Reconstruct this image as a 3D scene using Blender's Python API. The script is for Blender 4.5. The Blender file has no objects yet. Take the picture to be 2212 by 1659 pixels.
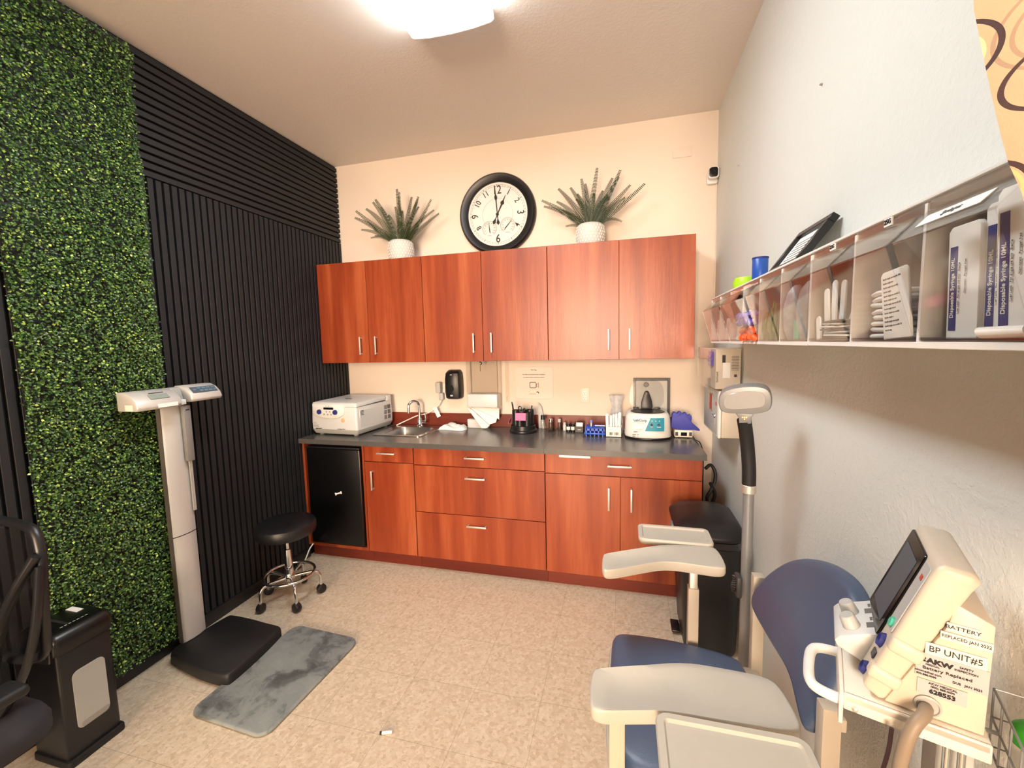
import bpy, bmesh, math, random
from mathutils import Matrix, Vector
random.seed(7)
SC = bpy.context.scene
COL = SC.collection
pi = math.pi
XR, H = 2.896, 3.055            # room width and height
YF = -4.60                      # wall behind the camera

# ------------------------------------------------------------------ materials
def lin(c):
    if isinstance(c, str):
        c = [int(c[i:i+2], 16)/255 for i in (0, 2, 4)]
    return tuple((x/12.92 if x <= .04045 else ((x+.055)/1.055)**2.4) for x in c) + (1,)
class NT:
    def __init__(s, name):
        s.m = bpy.data.materials.new(name); s.m.use_nodes = True
        s.t = s.m.node_tree; s.t.nodes.clear()
        s.out = s.n('ShaderNodeOutputMaterial')
    def n(s, typ, ins={}, **kw):
        nd = s.t.nodes.new(typ)
        for k, v in kw.items(): setattr(nd, k, v)
        for k, v in ins.items():
            if hasattr(v, 'is_output'): s.t.links.new(v, nd.inputs[k])
            else: nd.inputs[k].default_value = v
        return nd
    def link(s, a, b): s.t.links.new(a, b)
    def math(s, op, a, b=0.0, c=0.0):
        return s.n('ShaderNodeMath', {0: a, 1: b, 2: c}, operation=op).outputs[0]
    def ramp(s, fac, stops):
        r = s.n('ShaderNodeValToRGB', {0: fac}); e = r.color_ramp.elements
        while len(e) < len(stops): e.new(.5)
        for i, (p, c) in enumerate(stops): e[i].position = p; e[i].color = lin(c) if isinstance(c, str) else c
        return r.outputs[0]
    def mix(s, f, a, b, mode='MIX'):
        m = s.n('ShaderNodeMix', data_type='RGBA', blend_type=mode)
        for i, v in ((0, f), (6, a), (7, b)):
            if hasattr(v, 'is_output'): s.link(v, m.inputs[i])
            else: m.inputs[i].default_value = v
        return m.outputs[2]
    def coord(s, scale=(1, 1, 1), kind='Object', rnd=False):
        tc = s.n('ShaderNodeTexCoord').outputs[kind]
        if rnd:
            oi = s.n('ShaderNodeObjectInfo').outputs['Random']
            off = s.n('ShaderNodeCombineXYZ', {0: s.math('MULTIPLY', oi, 37.0), 1: s.math('MULTIPLY', oi, 11.0), 2: s.math('MULTIPLY', oi, 23.0)}).outputs[0]
            tc = s.n('ShaderNodeVectorMath', {0: tc, 1: off}, operation='ADD').outputs[0]
        return s.n('ShaderNodeMapping', {'Vector': tc, 'Scale': scale}).outputs[0]
    def noise(s, v, scale, detail=3, rough=.55):
        return s.n('ShaderNodeTexNoise', {'Vector': v, 'Scale': scale, 'Detail': detail, 'Roughness': rough}).outputs[0]
    def bsdf(s, color, rough=.5, metal=0., bump=None, bdist=.002, bstr=1., **kw):
        ins = {'Base Color': color, 'Roughness': rough, 'Metallic': metal}; ins.update(kw)
        b = s.n('ShaderNodeBsdfPrincipled', ins)
        if bump is not None:
            bp = s.n('ShaderNodeBump', {'Height': bump, 'Distance': bdist, 'Strength': bstr})
            s.link(bp.outputs[0], b.inputs['Normal'])
        s.link(b.outputs[0], s.out.inputs[0]); return b
M = {}
def plain(name, hexc, rough=.5, metal=0., grain=.04, gs=60, bump=0., **kw):
    """solid colour with a faint procedural mottling and optional fine bump"""
    t = NT(name); v = t.coord(); f = t.noise(v, gs, 3)
    c = lin(hexc); a = tuple(x*(1-grain) for x in c[:3])+(1,); b = tuple(min(1, x*(1+grain)) for x in c[:3])+(1,)
    t.bsdf(t.mix(f, a, b), rough, metal, bump=(t.noise(v, gs*4, 2) if bump else None), bdist=bump or .001, **kw)
    M[name] = t.m; return t.m

def wall_mat(name, hexc, bd=.0025):
    t = NT(name); v = t.coord()
    c = lin(hexc)
    f = t.noise(v, 2.2, 3)
    col = t.mix(f, tuple(x*.97 for x in c[:3])+(1,), c)
    spl = t.noise(v, 62, 3, .6); sp2 = t.ramp(spl, [(.45, (0, 0, 0, 1)), (.62, (1, 1, 1, 1))])
    t.bsdf(col, .75, bump=sp2, bdist=bd, bstr=.32); M[name] = t.m
wall_mat('wall_paint_warm_lit', 'e6d8c9', .0010)  # warm light from behind the camera is put into this wall tint
wall_mat('wall_paint_cool_lit', 'dfe0da', .0020)  # cool ceiling light is put into this wall tint
wall_mat('ceiling_paint', 'e6dfd8', .0012)
plain('slat_black', '18191d', .62, grain=.12, gs=30, bump=.0006)
plain('slat_gap', '050506', .8)
plain('baseboard_black', '1a1a1c', .45)

def floor_mat():
    t = NT('vinyl_tile'); v = t.coord()
    vo = t.n('ShaderNodeTexVoronoi', {'Vector': t.coord((1, 1, 1)), 'Scale': 75.0}, feature='F1')
    nz = t.noise(v, 26, 4, .7); streak = t.noise(t.coord((60, 130, 60)), 1., 3, .6)
    base = t.mix(nz, lin('c2ae93'), lin('d9c9b2'))
    chips = t.ramp(vo.outputs['Color'], [(.0, '9f8b70'), (.22, 'c2ae92'), (.55, 'd6c7b0'), (.9, 'e8dcc9')])
    col = t.mix(.45, base, chips)
    col = t.mix(t.ramp(streak, [(.60, (0, 0, 0, 1)), (.70, (.55, .55, .55, 1))]), col, lin('8f7b62'))
    col = t.mix(t.ramp(t.noise(v, 120, 2), [(.62, (0, 0, 0, 1)), (.70, (.6, .6, .6, 1))]), col, lin('e6dac6'))
    sx = t.n('ShaderNodeSeparateXYZ', {0: v})
    def seam(o, off):
        a = t.math('FRACT', t.math('ADD', t.math('DIVIDE', o, .3048), off))
        return t.math('LESS_THAN', t.math('ABSOLUTE', t.math('SUBTRACT', a, .5)), .0026)
    sm = t.math('MAXIMUM', seam(sx.outputs[0], .12), seam(sx.outputs[1], .42))
    col = t.mix(t.math('MULTIPLY', sm, .55), col, lin('6d5c48'))
    t.bsdf(col, t.ramp(t.noise(v, 9, 3), [(.3, (.30,)*3+(1,)), (.7, (.44,)*3+(1,))]), bump=t.noise(v, 160, 2), bdist=.0004); M['vinyl_tile'] = t.m
floor_mat()

def wood_mat(name, dark, mid, light, axis=2, rough=.34):
    t = NT(name); sc = [9, 9, 9]; sc[axis] = .55
    v = t.coord(tuple(sc), rnd=True); v2 = t.coord(tuple(x*7 for x in sc), rnd=True)
    a = t.noise(v, 1.0, 4, .6); b = t.noise(v2, 1.6, 3, .6)
    col = t.ramp(a, [(.28, dark), (.5, mid), (.72, light)])
    col = t.mix(t.ramp(b, [(.5, (0, 0, 0, 1)), (.75, (.35, .35, .35, 1))]), col, lin(dark))
    t.bsdf(col, rough, bump=b, bdist=.0003); M[name] = t.m
wood_mat('cherry', '782a14', '92401f', 'ab5a35')
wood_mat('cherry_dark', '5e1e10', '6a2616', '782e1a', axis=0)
def counter_mat():
    t = NT('charcoal_laminate'); v = t.coord()
    col = t.mix(t.noise(v, 90, 4, .7), lin('4a4745'), lin('5f5c59'))
    t.bsdf(col, .22, bump=t.noise(v, 300, 2), bdist=.0002); M['charcoal_laminate'] = t.m
counter_mat()
def leaf_mat():
    t = NT('boxwood_leaf'); g = t.n('ShaderNodeNewGeometry').outputs['Random Per Island']
    col = t.ramp(g, [(0, '1c3516'), (.35, '2f5424'), (.68, '4b7434'), (.9, '7c9f48'), (.97, 'a6c452'), (1, 'c4dc70')])
    t.bsdf(col, .33); M['boxwood_leaf'] = t.m
leaf_mat()
def fern_mat():
    t = NT('fern_leaf'); v = t.coord()
    t.bsdf(t.mix(t.noise(v, 14, 3), lin('1b2612'), lin('3d4824')), .55); M['fern_leaf'] = t.m
fern_mat()
def acrylic(name, tint=(.93, .93, .93, 1), gl=.06, rough=.04):
    t = NT(name); lw = t.n('ShaderNodeLayerWeight', {'Blend': .35}).outputs['Facing']
    f = t.math('ADD', t.math('MULTIPLY', t.math('POWER', lw, 2.5), .55), gl)
    nz = t.noise(t.coord(), 12, 2)
    tr = t.n('ShaderNodeBsdfTransparent', {'Color': tint}); g = t.n('ShaderNodeBsdfGlossy', {'Color': (1, 1, 1, 1), 'Roughness': t.math('ADD', t.math('MULTIPLY', nz, .06), rough)})
    mx = t.n('ShaderNodeMixShader', {0: f, 1: tr.outputs[0], 2: g.outputs[0]})
    t.link(mx.outputs[0], t.out.inputs[0]); M[name] = t.m
acrylic('clear_acrylic', (.96, .955, .95, 1), .035)
acrylic('thin_plastic', (.90, .90, .90, 1), .10, .12)
acrylic('clear_film', (.975, .97, .96, 1), .03, .05)
acrylic('smoked_plastic', (.84, .83, .82, 1), .08, .1)
acrylic('lid_film', (.93, .93, .93, 1), .006, .02)
acrylic('clock_glass', (.97, .97, .97, 1), .02, .02)
def cloudy(name, hexc, f):
    t = NT(name); nz = t.noise(t.coord(), 45, 4)
    fac = t.math('ADD', t.math('MULTIPLY', nz, .5), f-.25)
    tr = t.n('ShaderNodeBsdfTransparent', {'Color': (.97, .97, .97, 1)}); b = t.n('ShaderNodeBsdfPrincipled', {'Base Color': lin(hexc), 'Roughness': .22})
    bp = t.n('ShaderNodeBump', {'Height': nz, 'Distance': .004}); t.link(bp.outputs[0], b.inputs['Normal'])
    mx = t.n('ShaderNodeMixShader', {0: fac, 1: tr.outputs[0], 2: b.outputs[0]}); t.link(mx.outputs[0], t.out.inputs[0]); M[name] = t.m
cloudy('cloudy_plastic', 'dcdde0', .42)
def emit(name, col, s):
    t = NT(name); f = t.noise(t.coord(), 3, 2)
    e = t.n('ShaderNodeEmission', {'Color': t.mix(f, col, tuple(x*.97 for x in col[:3])+(1,)), 'Strength': s}); t.link(e.outputs[0], t.out.inputs[0]); M[name] = t.m
def mat_rubber():
    t = NT('anti_fatigue_rubber'); v = t.coord((1, 1, 1))
    w = t.n('ShaderNodeVectorMath', {0: v, 1: t.n('ShaderNodeVectorMath', {0: t.n('ShaderNodeTexNoise', {'Vector': v, 'Scale': 5., 'Detail': 3.}).outputs['Color'], 1: (.25, .25, .25)}, operation='MULTIPLY').outputs[0]}, operation='ADD').outputs[0]
    a = t.noise(w, 6.5, 5, .62); b = t.noise(v, 30, 3)
    col = t.ramp(a, [(.34, '474a49'), (.43, '64696a'), (.50, '828887'), (.7, '8f9594')])
    col = t.mix(t.math('MULTIPLY', b, .25), col, lin('6a706f'))
    t.bsdf(col, .6, bump=t.noise(v, 90, 3), bdist=.001); M['anti_fatigue_rubber'] = t.m
mat_rubber()
def vinyl_blue():
    t = NT('blue_vinyl'); v = t.coord()
    t.bsdf(t.mix(t.noise(v, 5, 4), lin('42506c'), lin('506079')), .36, bump=t.noise(v, 420, 2), bdist=.0004); M['blue_vinyl'] = t.m
vinyl_blue()
for a in [('white_plastic', 'e6e6e2', .35), ('warm_white_plastic', 'e4dccf', .4), ('device_white', 'd2d3d1', .34), ('device_grey', 'a9a9a4', .45), ('light_grey', 'b9bab6', .45),
          ('putty', 'bab5aa', .42), ('putty_metal', 'b9ae9d', .4), ('monitor_cream', 'd0c3b1', .4), ('black_plastic', '17171a', .38), ('black_gloss', '08080a', .30), ('black_matte', '141416', .6),
          ('dark_grey', '3a3a3c', .5), ('paper', 'eeeeea', .8), ('paper_warm', 'e9e1d4', .8), ('ink', '1c1a1c', .7), ('ink_grey', '6b6863', .7), ('navy', '2a2f78', .5), ('label_teal', '1f8ca6', .45), ('label_blue', '2f5f92', .5),
          ('pink_note', 'f47aa8', .7), ('rack_blue', '1c55c8', .32), ('glove_blue', '33379c', .55), ('sleeve_purple', '6f5fc0', .45), ('cap_orange', 'f2622f', .4), ('cap_purple', '5b52b8', .4),
          ('bottle_blue', '1d4fa8', .35), ('lime', 'a6d81f', .4), ('leaf_print', '3b7a34', .6), ('green_lid', '2f9a22', .35), ('olive', '6d7a3a', .5), ('teal_clip', '4fb89a', .4), ('skin_label', 'efddd2', .75),
          ('carton', 'cfc3b2', .7), ('amber', 'c8452c', .4), ('brown_hose', '8c7c6a', .5), ('dark_cord', '2a1418', .45), ('orange_mark', 'f2b48a', .5), ('silver_label', 'b9b3b4', .35), ('pot_grey', 'c8c6c2', .7), ('brown_bottle', '4a3a30', .3),
          ('seat_fabric', '2a292f', .85), ('tan_board', '8a6a44', .7), ('red_label', 'c04a38', .6), ('soil', '2b2418', .9), ('screen_black', '101014', .10), ('lcd_green', '8d9a92', .3), ('key_blue', '5a7f95', .45), ('panel_slate', '4a5560', .45), ('note_purple', '8a90d8', .5)]:
    plain(*a)
plain('lamp_glass', '9a9a9a', .12)
plain('steel', 'c4c4c4', .24, 1., grain=.05, gs=20)
plain('brushed_steel', 'd2cec6', .42, .7, grain=.06, gs=40)
plain('chrome', 'dedede', .07, 1., grain=.02)
plain('silver_paint', '8c8e90', .42, .35)
plain('column_silver', 'c6c4c0', .36, .15)
plain('column_edge', '58534c', .5)
plain('slider_grey', '7c7a78', .45)
plain('pot_white', 'e4e2de', .6)
emit('lamp_lens', (.93, .985, 1.0, 1), 16)
emit('orange_led', (1., .42, .12, 1), 1.6)

# ------------------------------------------------------------------ mesh builder
class MB:
    def __init__(s): s.bm = bmesh.new(); s.mi = 0
    def _add(s, bm, mtx=None):
        if mtx is not None: bmesh.ops.transform(bm, matrix=mtx, verts=bm.verts)
        for f in bm.faces: f.material_index = s.mi
        me = bpy.data.meshes.new('t'); bm.to_mesh(me); bm.free(); s.bm.from_mesh(me); bpy.data.meshes.remove(me); return s
    def box(s, x0, y0, z0, x1, y1, z1, b=0., seg=2, m=None):
        bm = bmesh.new(); bmesh.ops.create_cube(bm, size=1)
        bmesh.ops.transform(bm, matrix=Matrix.Translation(((x0+x1)/2, (y0+y1)/2, (z0+z1)/2)) @ Matrix.Diagonal((abs(x1-x0), abs(y1-y0), abs(z1-z0), 1)), verts=bm.verts)
        if b > 0: bmesh.ops.bevel(bm, geom=bm.edges[:], offset=b, segments=seg, affect='EDGES', profile=.5, clamp_overlap=True)
        return s._add(bm, m)
    def prism(s, pts, h0, h1, plane='xy', b=0., seg=2, m=None):
        """closed outline extruded along the remaining axis"""
        P = {'xy': lambda a, b_, h: (a, b_, h), 'xz': lambda a, b_, h: (a, h, b_), 'yz': lambda a, b_, h: (h, a, b_)}[plane]
        bm = bmesh.new(); lo = [bm.verts.new(P(a, c, h0)) for a, c in pts]; hi = [bm.verts.new(P(a, c, h1)) for a, c in pts]
        n = len(pts); bm.faces.new(lo); bm.faces.new(hi)
        for i in range(n): bm.faces.new((lo[i], lo[(i+1) % n], hi[(i+1) % n], hi[i]))
        bmesh.ops.recalc_face_normals(bm, faces=bm.faces[:])
        if b > 0:
            es = [e for e in bm.edges if len(e.link_faces) == 2 and e.calc_face_angle(0) > .6]
            bmesh.ops.bevel(bm, geom=es, offset=b, segments=seg, affect='EDGES', profile=.5, clamp_overlap=True)
        return s._add(bm, m)
    def lathe(s, prof, seg=32, c=(0, 0, 0), m=None, axis='z', sx=1., sy=1.):
        bm = bmesh.new(); rings = []
        for r, z in prof:
            if r < 1e-6: rings.append([bm.verts.new((0, 0, z))])
            else: rings.append([bm.verts.new((r*sx*math.cos(2*pi*i/seg), r*sy*math.sin(2*pi*i/seg), z)) for i in range(seg)])
        for A, B in zip(rings, rings[1:]):
            for i in range(seg):
                j = (i+1) % seg
                if len(A) == 1 and len(B) == 1: continue
                if len(A) == 1: bm.faces.new((A[0], B[i], B[j]))
                elif len(B) == 1: bm.faces.new((A[i], A[j], B[0]))
                else: bm.faces.new((A[i], A[j], B[j], B[i]))
        bmesh.ops.recalc_face_normals(bm, faces=bm.faces[:])
        R = {'z': Matrix(), 'x': Matrix.Rotation(pi/2, 4, 'Y'), 'y': Matrix.Rotation(-pi/2, 4, 'X')}[axis]
        T = Matrix.Translation(c) @ R
        return s._add(bm, (m @ T) if m is not None else T)
    def cyl(s, p0, p1, r, r1=None, seg=20, b=0.):
        p0, p1 = Vector(p0), Vector(p1); d = p1-p0; L = d.length; r1 = r if r1 is None else r1
        b = min(b, r*.5, r1*.5, L*.4)
        prof = [(0, 0), (r-b, 0), (r, b), (r1, L-b), (r1-b, L), (0, L)] if b else [(0, 0), (r, 0), (r1, L), (0, L)]
        return s.lathe(prof, seg, m=Matrix.Translation(p0) @ d.to_track_quat('Z', 'Y').to_matrix().to_4x4())
    def tube(s, pts, r, seg=10, smooth=0, closed=False, rf=None, flat=1.):
        pts = [Vector(p) for p in pts]
        for _ in range(smooth):            # corner cutting
            q = [] if closed else [pts[0]]
            n = len(pts)
            for i in range(n if closed else n-1):
                a, b = pts[i], pts[(i+1) % n]; q += [a*.75+b*.25, a*.25+b*.75]
            if not closed: q.append(pts[-1])
            pts = q
        bm = bmesh.new(); n = len(pts); rings = []; up = None
        for i, p in enumerate(pts):
            a = pts[(i-1) % n] if (closed or i) else p; b = pts[(i+1) % n] if (closed or i < n-1) else p
            t = (b-a).normalized()
            if up is None: up = t.orthogonal().normalized()
            up = (up-t*up.dot(t)); up = up.normalized() if up.length > 1e-6 else t.orthogonal().normalized()
            w = t.cross(up); rr = r if rf is None else r*rf(i/(n-1))
            rings.append([bm.verts.new(p+up*rr*math.cos(2*pi*k/seg)*flat+w*rr*math.sin(2*pi*k/seg)) for k in range(seg)])
        for i in range(n if closed else n-1):
            A, B = rings[i], rings[(i+1) % n]
            for k in range(seg): bm.faces.new((A[k], A[(k+1) % seg], B[(k+1) % seg], B[k]))
        if not closed: bm.faces.new(rings[0]); bm.faces.new(rings[-1])
        bmesh.ops.recalc_face_normals(bm, faces=bm.faces[:])
        return s._add(bm)
    def sheet(s, grid, th=0.):
        """grid of points -> quad surface, optionally thickened"""
        bm = bmesh.new(); V = [[bm.verts.new(p) for p in row] for row in grid]
        for a, b in zip(V, V[1:]):
            for i in range(len(a)-1): bm.faces.new((a[i], a[i+1], b[i+1], b[i]))
        if th: bmesh.ops.recalc_face_normals(bm, faces=bm.faces[:]); bmesh.ops.solidify(bm, geom=bm.faces[:], thickness=th)
        return s._add(bm)
    def loft(s, rings):
        bm = bmesh.new(); V = [[bm.verts.new(p) for p in r] for r in rings]; n = len(V[0])
        for a, b in zip(V, V[1:]):
            for i in range(n): bm.faces.new((a[i], a[(i+1) % n], b[(i+1) % n], b[i]))
        bm.faces.new(V[0]); bm.faces.new(V[-1]); bmesh.ops.recalc_face_normals(bm, faces=bm.faces[:])
        return s._add(bm)
    def text(s, txt, size, mtx, ext=.0004, wide=1., align='CENTER', bold=0.):
        cu = bpy.data.curves.new('t', 'FONT'); cu.body = txt; cu.size = size; cu.align_x = align; cu.align_y = 'CENTER'; cu.extrude = ext; cu.offset = bold; cu.resolution_u = 3
        ob = bpy.data.objects.new('t', cu); me = bpy.data.meshes.new_from_object(ob)
        bm = bmesh.new(); bm.from_mesh(me); bpy.data.meshes.remove(me); bpy.data.objects.remove(ob); bpy.data.curves.remove(cu)
        return s._add(bm, mtx @ Matrix.Diagonal((wide, 1, 1, 1)))
def rrect(x0, y0, x1, y1, r, n=5):
    o = []
    for cx, cy, a in ((x1-r, y1-r, 0), (x0+r, y1-r, 90), (x0+r, y0+r, 180), (x1-r, y0+r, 270)):
        o += [(cx+r*math.cos(math.radians(a+90*i/n)), cy+r*math.sin(math.radians(a+90*i/n))) for i in range(n+1)]
    return o
def chaikin(p, k=2):
    for _ in range(k):
        q = []
        for i in range(len(p)):
            a, b = p[i], p[(i+1) % len(p)]
            q += [tuple(.75*u+.25*v for u, v in zip(a, b)), tuple(.25*u+.75*v for u, v in zip(a, b))]
        p = q
    return p
def frame_m(o, xdir, ydir):
    """matrix whose local x, y run along the given world directions"""
    x = Vector(xdir).normalized(); z = x.cross(Vector(ydir)).normalized(); y = z.cross(x)
    m = Matrix((x, y, z)).transposed().to_4x4(); m.translation = Vector(o); return m
FRONT = lambda x, y, z: frame_m((x, y, z), (1, 0, 0), (0, 0, 1))      # reads from -y
# ------------------------------------------------------------------ objects
def T(name, label, cat, loc=(0, 0, 0), rz=0., group=None):
    o = bpy.data.objects.new(name, None); COL.objects.link(o); o.location = loc; o.rotation_euler = (0, 0, rz); o.empty_display_size = .05
    o['label'] = label; o['category'] = cat
    if group: o['group'] = group
    return o
def root(o):
    while o.parent: o = o.parent
    return o
def part(name, mb, mat, parent=None, label=None, world=True, ang=40, kind=None):
    me = bpy.data.meshes.new(name); bm = mb.bm
    bmesh.ops.remove_doubles(bm, verts=bm.verts[:], dist=1e-6)
    bm.to_mesh(me); bm.free()
    for m in (mat if isinstance(mat, (list, tuple)) else [mat]): me.materials.append(M[m])
    if parent is not None and world:
        r = root(parent); me.transform((Matrix.Translation(r.location) @ Matrix.Rotation(r.rotation_euler.z, 4, 'Z')).inverted())
    me.shade_smooth(); me.set_sharp_from_angle(angle=math.radians(ang))
    o = bpy.data.objects.new(name, me); COL.objects.link(o)
    if parent is not None: o.parent = parent
    if label: o['label'] = label
    if kind: o['kind'] = kind
    return o
def solo(name, mb, mat, label, cat, loc=(0, 0, 0), group=None, ang=40):
    """a thing that is one mesh; mesh is given in world space, origin moved to loc"""
    o = part(name, mb, mat, ang=ang); o.data.transform(Matrix.Translation([-x for x in loc])); o.location = loc
    o['label'] = label; o['category'] = cat
    if group: o['group'] = group
    return o
def struct(name, mb, mat, ang=40):
    o = part(name, mb, mat, ang=ang); o['kind'] = 'structure'; return o
# ================================================================== the room
HL = 5.0  # unseen hall, lengthened so the hall light falls off more evenly
struct('floor', MB().box(-.05, YF-HL, -.05, XR+.05, .05, 0), 'vinyl_tile')
struct('ceiling', MB().box(-.05, YF-HL, H, XR+.05, .05, H+.05), 'ceiling_paint')
struct('wall_back', MB().box(-.05, 0, 0, XR+.05, .06, H), 'wall_paint_warm_lit')
struct('wall_right', MB().box(XR, YF-HL, 0, XR+.06, 0, H), 'wall_paint_cool_lit')
mb = MB(); DX0, DX1, DZ = .5, 2.75, 2.6          # unseen doorway behind the camera, widened to let the hall light in
mb.box(-.05, YF-.06, 0, DX0, YF, H); mb.box(DX1, YF-.06, 0, XR, YF, H); mb.box(DX0, YF-.06, DZ, DX1, YF, H)
struct('wall_front', mb, 'wall_paint_warm_lit')
struct('wall_hall', MB().box(-.05, YF-HL-.06, 0, XR+.05, YF-HL, H), 'wall_paint_warm_lit')
mb = MB()
mb.box(DX0-.08, YF, 0, DX0, YF+.015, DZ+.08, .003); mb.box(DX1, YF, 0, DX1+.08, YF+.015, DZ+.08, .003); mb.box(DX0-.08, YF, DZ, DX1+.08, YF+.015, DZ+.08, .003)
struct('trim_1', mb, 'warm_white_plastic')
# slatted left wall: vertical slats to 2.44 m, horizontal slats above
mb = MB(); mb.mi = 1; mb.box(-.08, YF-HL, 0, -.019, .0, H); mb.mi = 0
n = 0; y = -.006
while y > -3.3:
    mb.box(-.03, y-.0275, .075, 0, y, 2.435, .0015, 1); y -= .04
z = 2.441
while z < H-.01:
    mb.box(-.03, -3.3, z, 0, -.006, min(z+.0285, H-.001), .0015, 1); z += .0405
mb.box(-.03, YF-HL, .075, -.002, -3.3, H)
struct('wall_left', mb, ['slat_black', 'slat_gap'])
struct('baseboard_left', MB().box(-.03, YF, 0, .006, -.60, .075, .003), 'baseboard_black')

# ------------------------------------------------------------------ ceiling light
t = T('ceiling_light', 'white wraparound ceiling light with a glowing lens, above the middle of the room', 'ceiling light', (1.545, -1.9, H))
mb = MB(); mb.box(1.37, -2.50, H-.035, 1.72, -1.262, H, .004); part('housing', mb, 'white_plastic', t)
prof = [(1.345, H-.025), (1.342, H-.062), (1.352, H-.072), (1.43, H-.082), (1.542, H-.086), (1.65, H-.082), (1.728, H-.072), (1.740, H-.062), (1.736, H-.025)]
part('lens', MB().prism(prof, -2.46, -1.257, 'xz', .003, 1), 'lamp_lens', t)
for ya, yb in ((-1.256, -1.247), (-2.472, -2.461)):
    part('end_cap', MB().prism([(1.545+(a-1.545)*1.012, b_-.002 if b_ < H-.04 else b_) for a, b_ in prof], ya, yb, 'xz', .002, 1), 'white_plastic', t)

# ------------------------------------------------------------------ cabinets
def pull(parent, x, y, z, L, vertical):
    mb = MB(); h = L/2
    if vertical:
        mb.box(x-.0055, y-.030, z-h, x+.0055, y-.022, z+h, .0012)
        for s in (-1, 1): mb.box(x-.0045, y-.024, z+s*(h-.008)-.005, x+.0045, y, z+s*(h-.008)+.005)
    else:
        mb.box(x-h, y-.030, z-.0055, x+h, y-.022, z+.0055, .0015)
        for s in (-1, 1): mb.box(x+s*(h-.008)-.005, y-.024, z-.0045, x+s*(h-.008)+.005, y, z+.0045)
    return part('handle', mb, 'brushed_steel', parent, label='brushed metal bar handle')
UZ0, UZ1 = 1.447, 2.207
G = 'red wood wall cabinets above the counter'
for (x0, x1, sp, lab) in ((.004, .886, .428, 'red wood two-door wall cabinet against the black slat wall'),
                     (.888, 1.800, 1.338, 'red wood two-door wall cabinet below the round clock'),
                     (1.802, 2.722, 2.266, 'red wood two-door wall cabinet at the end nearest the white side wall')):
    t = T('wall_cabinet', lab, 'cabinet', ((x0+x1)/2, -.155, UZ0), group=G)
    part('body', MB().box(x0, -.311, UZ0, x1, -.001, UZ1, .001, 1), 'cherry', t)
    for a, b_, hx in ((x0+.001, sp-.0015, sp-.065), (sp+.0015, x1-.001, sp+.066)):
        d = part('door', MB().box(a, -.331, UZ0+.001, b_, -.312, UZ1-.001, .0012, 1), 'cherry', t)
        pull(d, hx, -.331, 1.577, .136, True)
FY = -.612
def front(parent, name, x0, x1, z0, z1): return part(name, MB().box(x0, FY, z0, x1, FY+.019, z1, .0012, 1), 'cherry', parent)
CT = .879
# open bay for the fridge
t = T('base_cabinet', 'red wood open base cabinet bay holding the black mini fridge', 'cabinet', (.26, -.3, 0), group='red wood base cabinets under the counter')
mb = MB(); mb.box(.004, FY, .1, .022, -.02, CT, .001, 1); mb.box(.503, FY, .1, .519, -.02, CT, .001, 1); mb.box(.022, FY, .1, .503, -.02, .122, .001, 1); mb.box(.022, -.03, .122, .503, -.02, CT)
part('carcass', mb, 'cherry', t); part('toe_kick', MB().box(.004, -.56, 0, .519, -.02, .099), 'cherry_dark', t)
# narrow unit
t = T('base_cabinet', 'narrow red wood base cabinet with one drawer and one door, beside the fridge', 'cabinet', (.712, -.3, 0), group='red wood base cabinets under the counter')
mb = MB(); mb.box(.521, -.592, .1, .539, -.02, CT); mb.box(.885, -.592, .1, .903, -.02, CT); mb.box(.539, -.592, .1, .885, -.02, .118); mb.box(.539, -.03, .118, .885, -.02, CT); part('carcass', mb, 'cherry', t); part('toe_kick', MB().box(.521, -.56, 0, .903, -.02, .099), 'cherry_dark', t)
d = front(t, 'drawer', .523, .901, .765, CT-.003); pull(d, .705, FY, .830, .138, False)
d = front(t, 'door', .523, .901, .103, .761); pull(d, .585, FY, .632, .140, True)
t = T('base_cabinet', 'wide red wood base cabinet with three stacked drawers', 'cabinet', (1.36, -.3, 0), group='red wood base cabinets under the counter')
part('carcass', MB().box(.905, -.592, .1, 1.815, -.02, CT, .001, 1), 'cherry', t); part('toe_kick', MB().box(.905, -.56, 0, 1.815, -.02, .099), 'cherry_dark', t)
for z0, z1, hz in ((.759, CT-.003, .826), (.429, .755, .689), (.103, .425, .362)):
    d = front(t, 'drawer', .907, 1.813, z0, z1); pull(d, 1.353, FY, hz, .138, False)
t = T('base_cabinet', 'red wood base cabinet with one wide drawer over two doors, beside the black bin', 'cabinet', (2.276, -.3, 0), group='red wood base cabinets under the counter')
part('carcass', MB().box(1.817, -.592, .1, 2.735, -.02, CT, .001, 1), 'cherry', t); part('toe_kick', MB().box(1.817, -.56, 0, 2.735, -.02, .099), 'cherry_dark', t)
d = front(t, 'drawer', 1.819, 2.733, .752, CT-.003); pull(d, 2.272, FY, .819, .142, False)
for a, b_, hx in ((1.819, 2.2745, 2.209), (2.2775, 2.733, 2.341)):
    d = front(t, 'door', a, b_, .103, .748); pull(d, hx, FY, .614, .140, True)
part('pull_handle', MB().box(1.911, -.652, .865, 2.103, FY+.001, .8785, .004, 2), 'white_plastic', t, label='white edge pull tucked under the counter')
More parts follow.
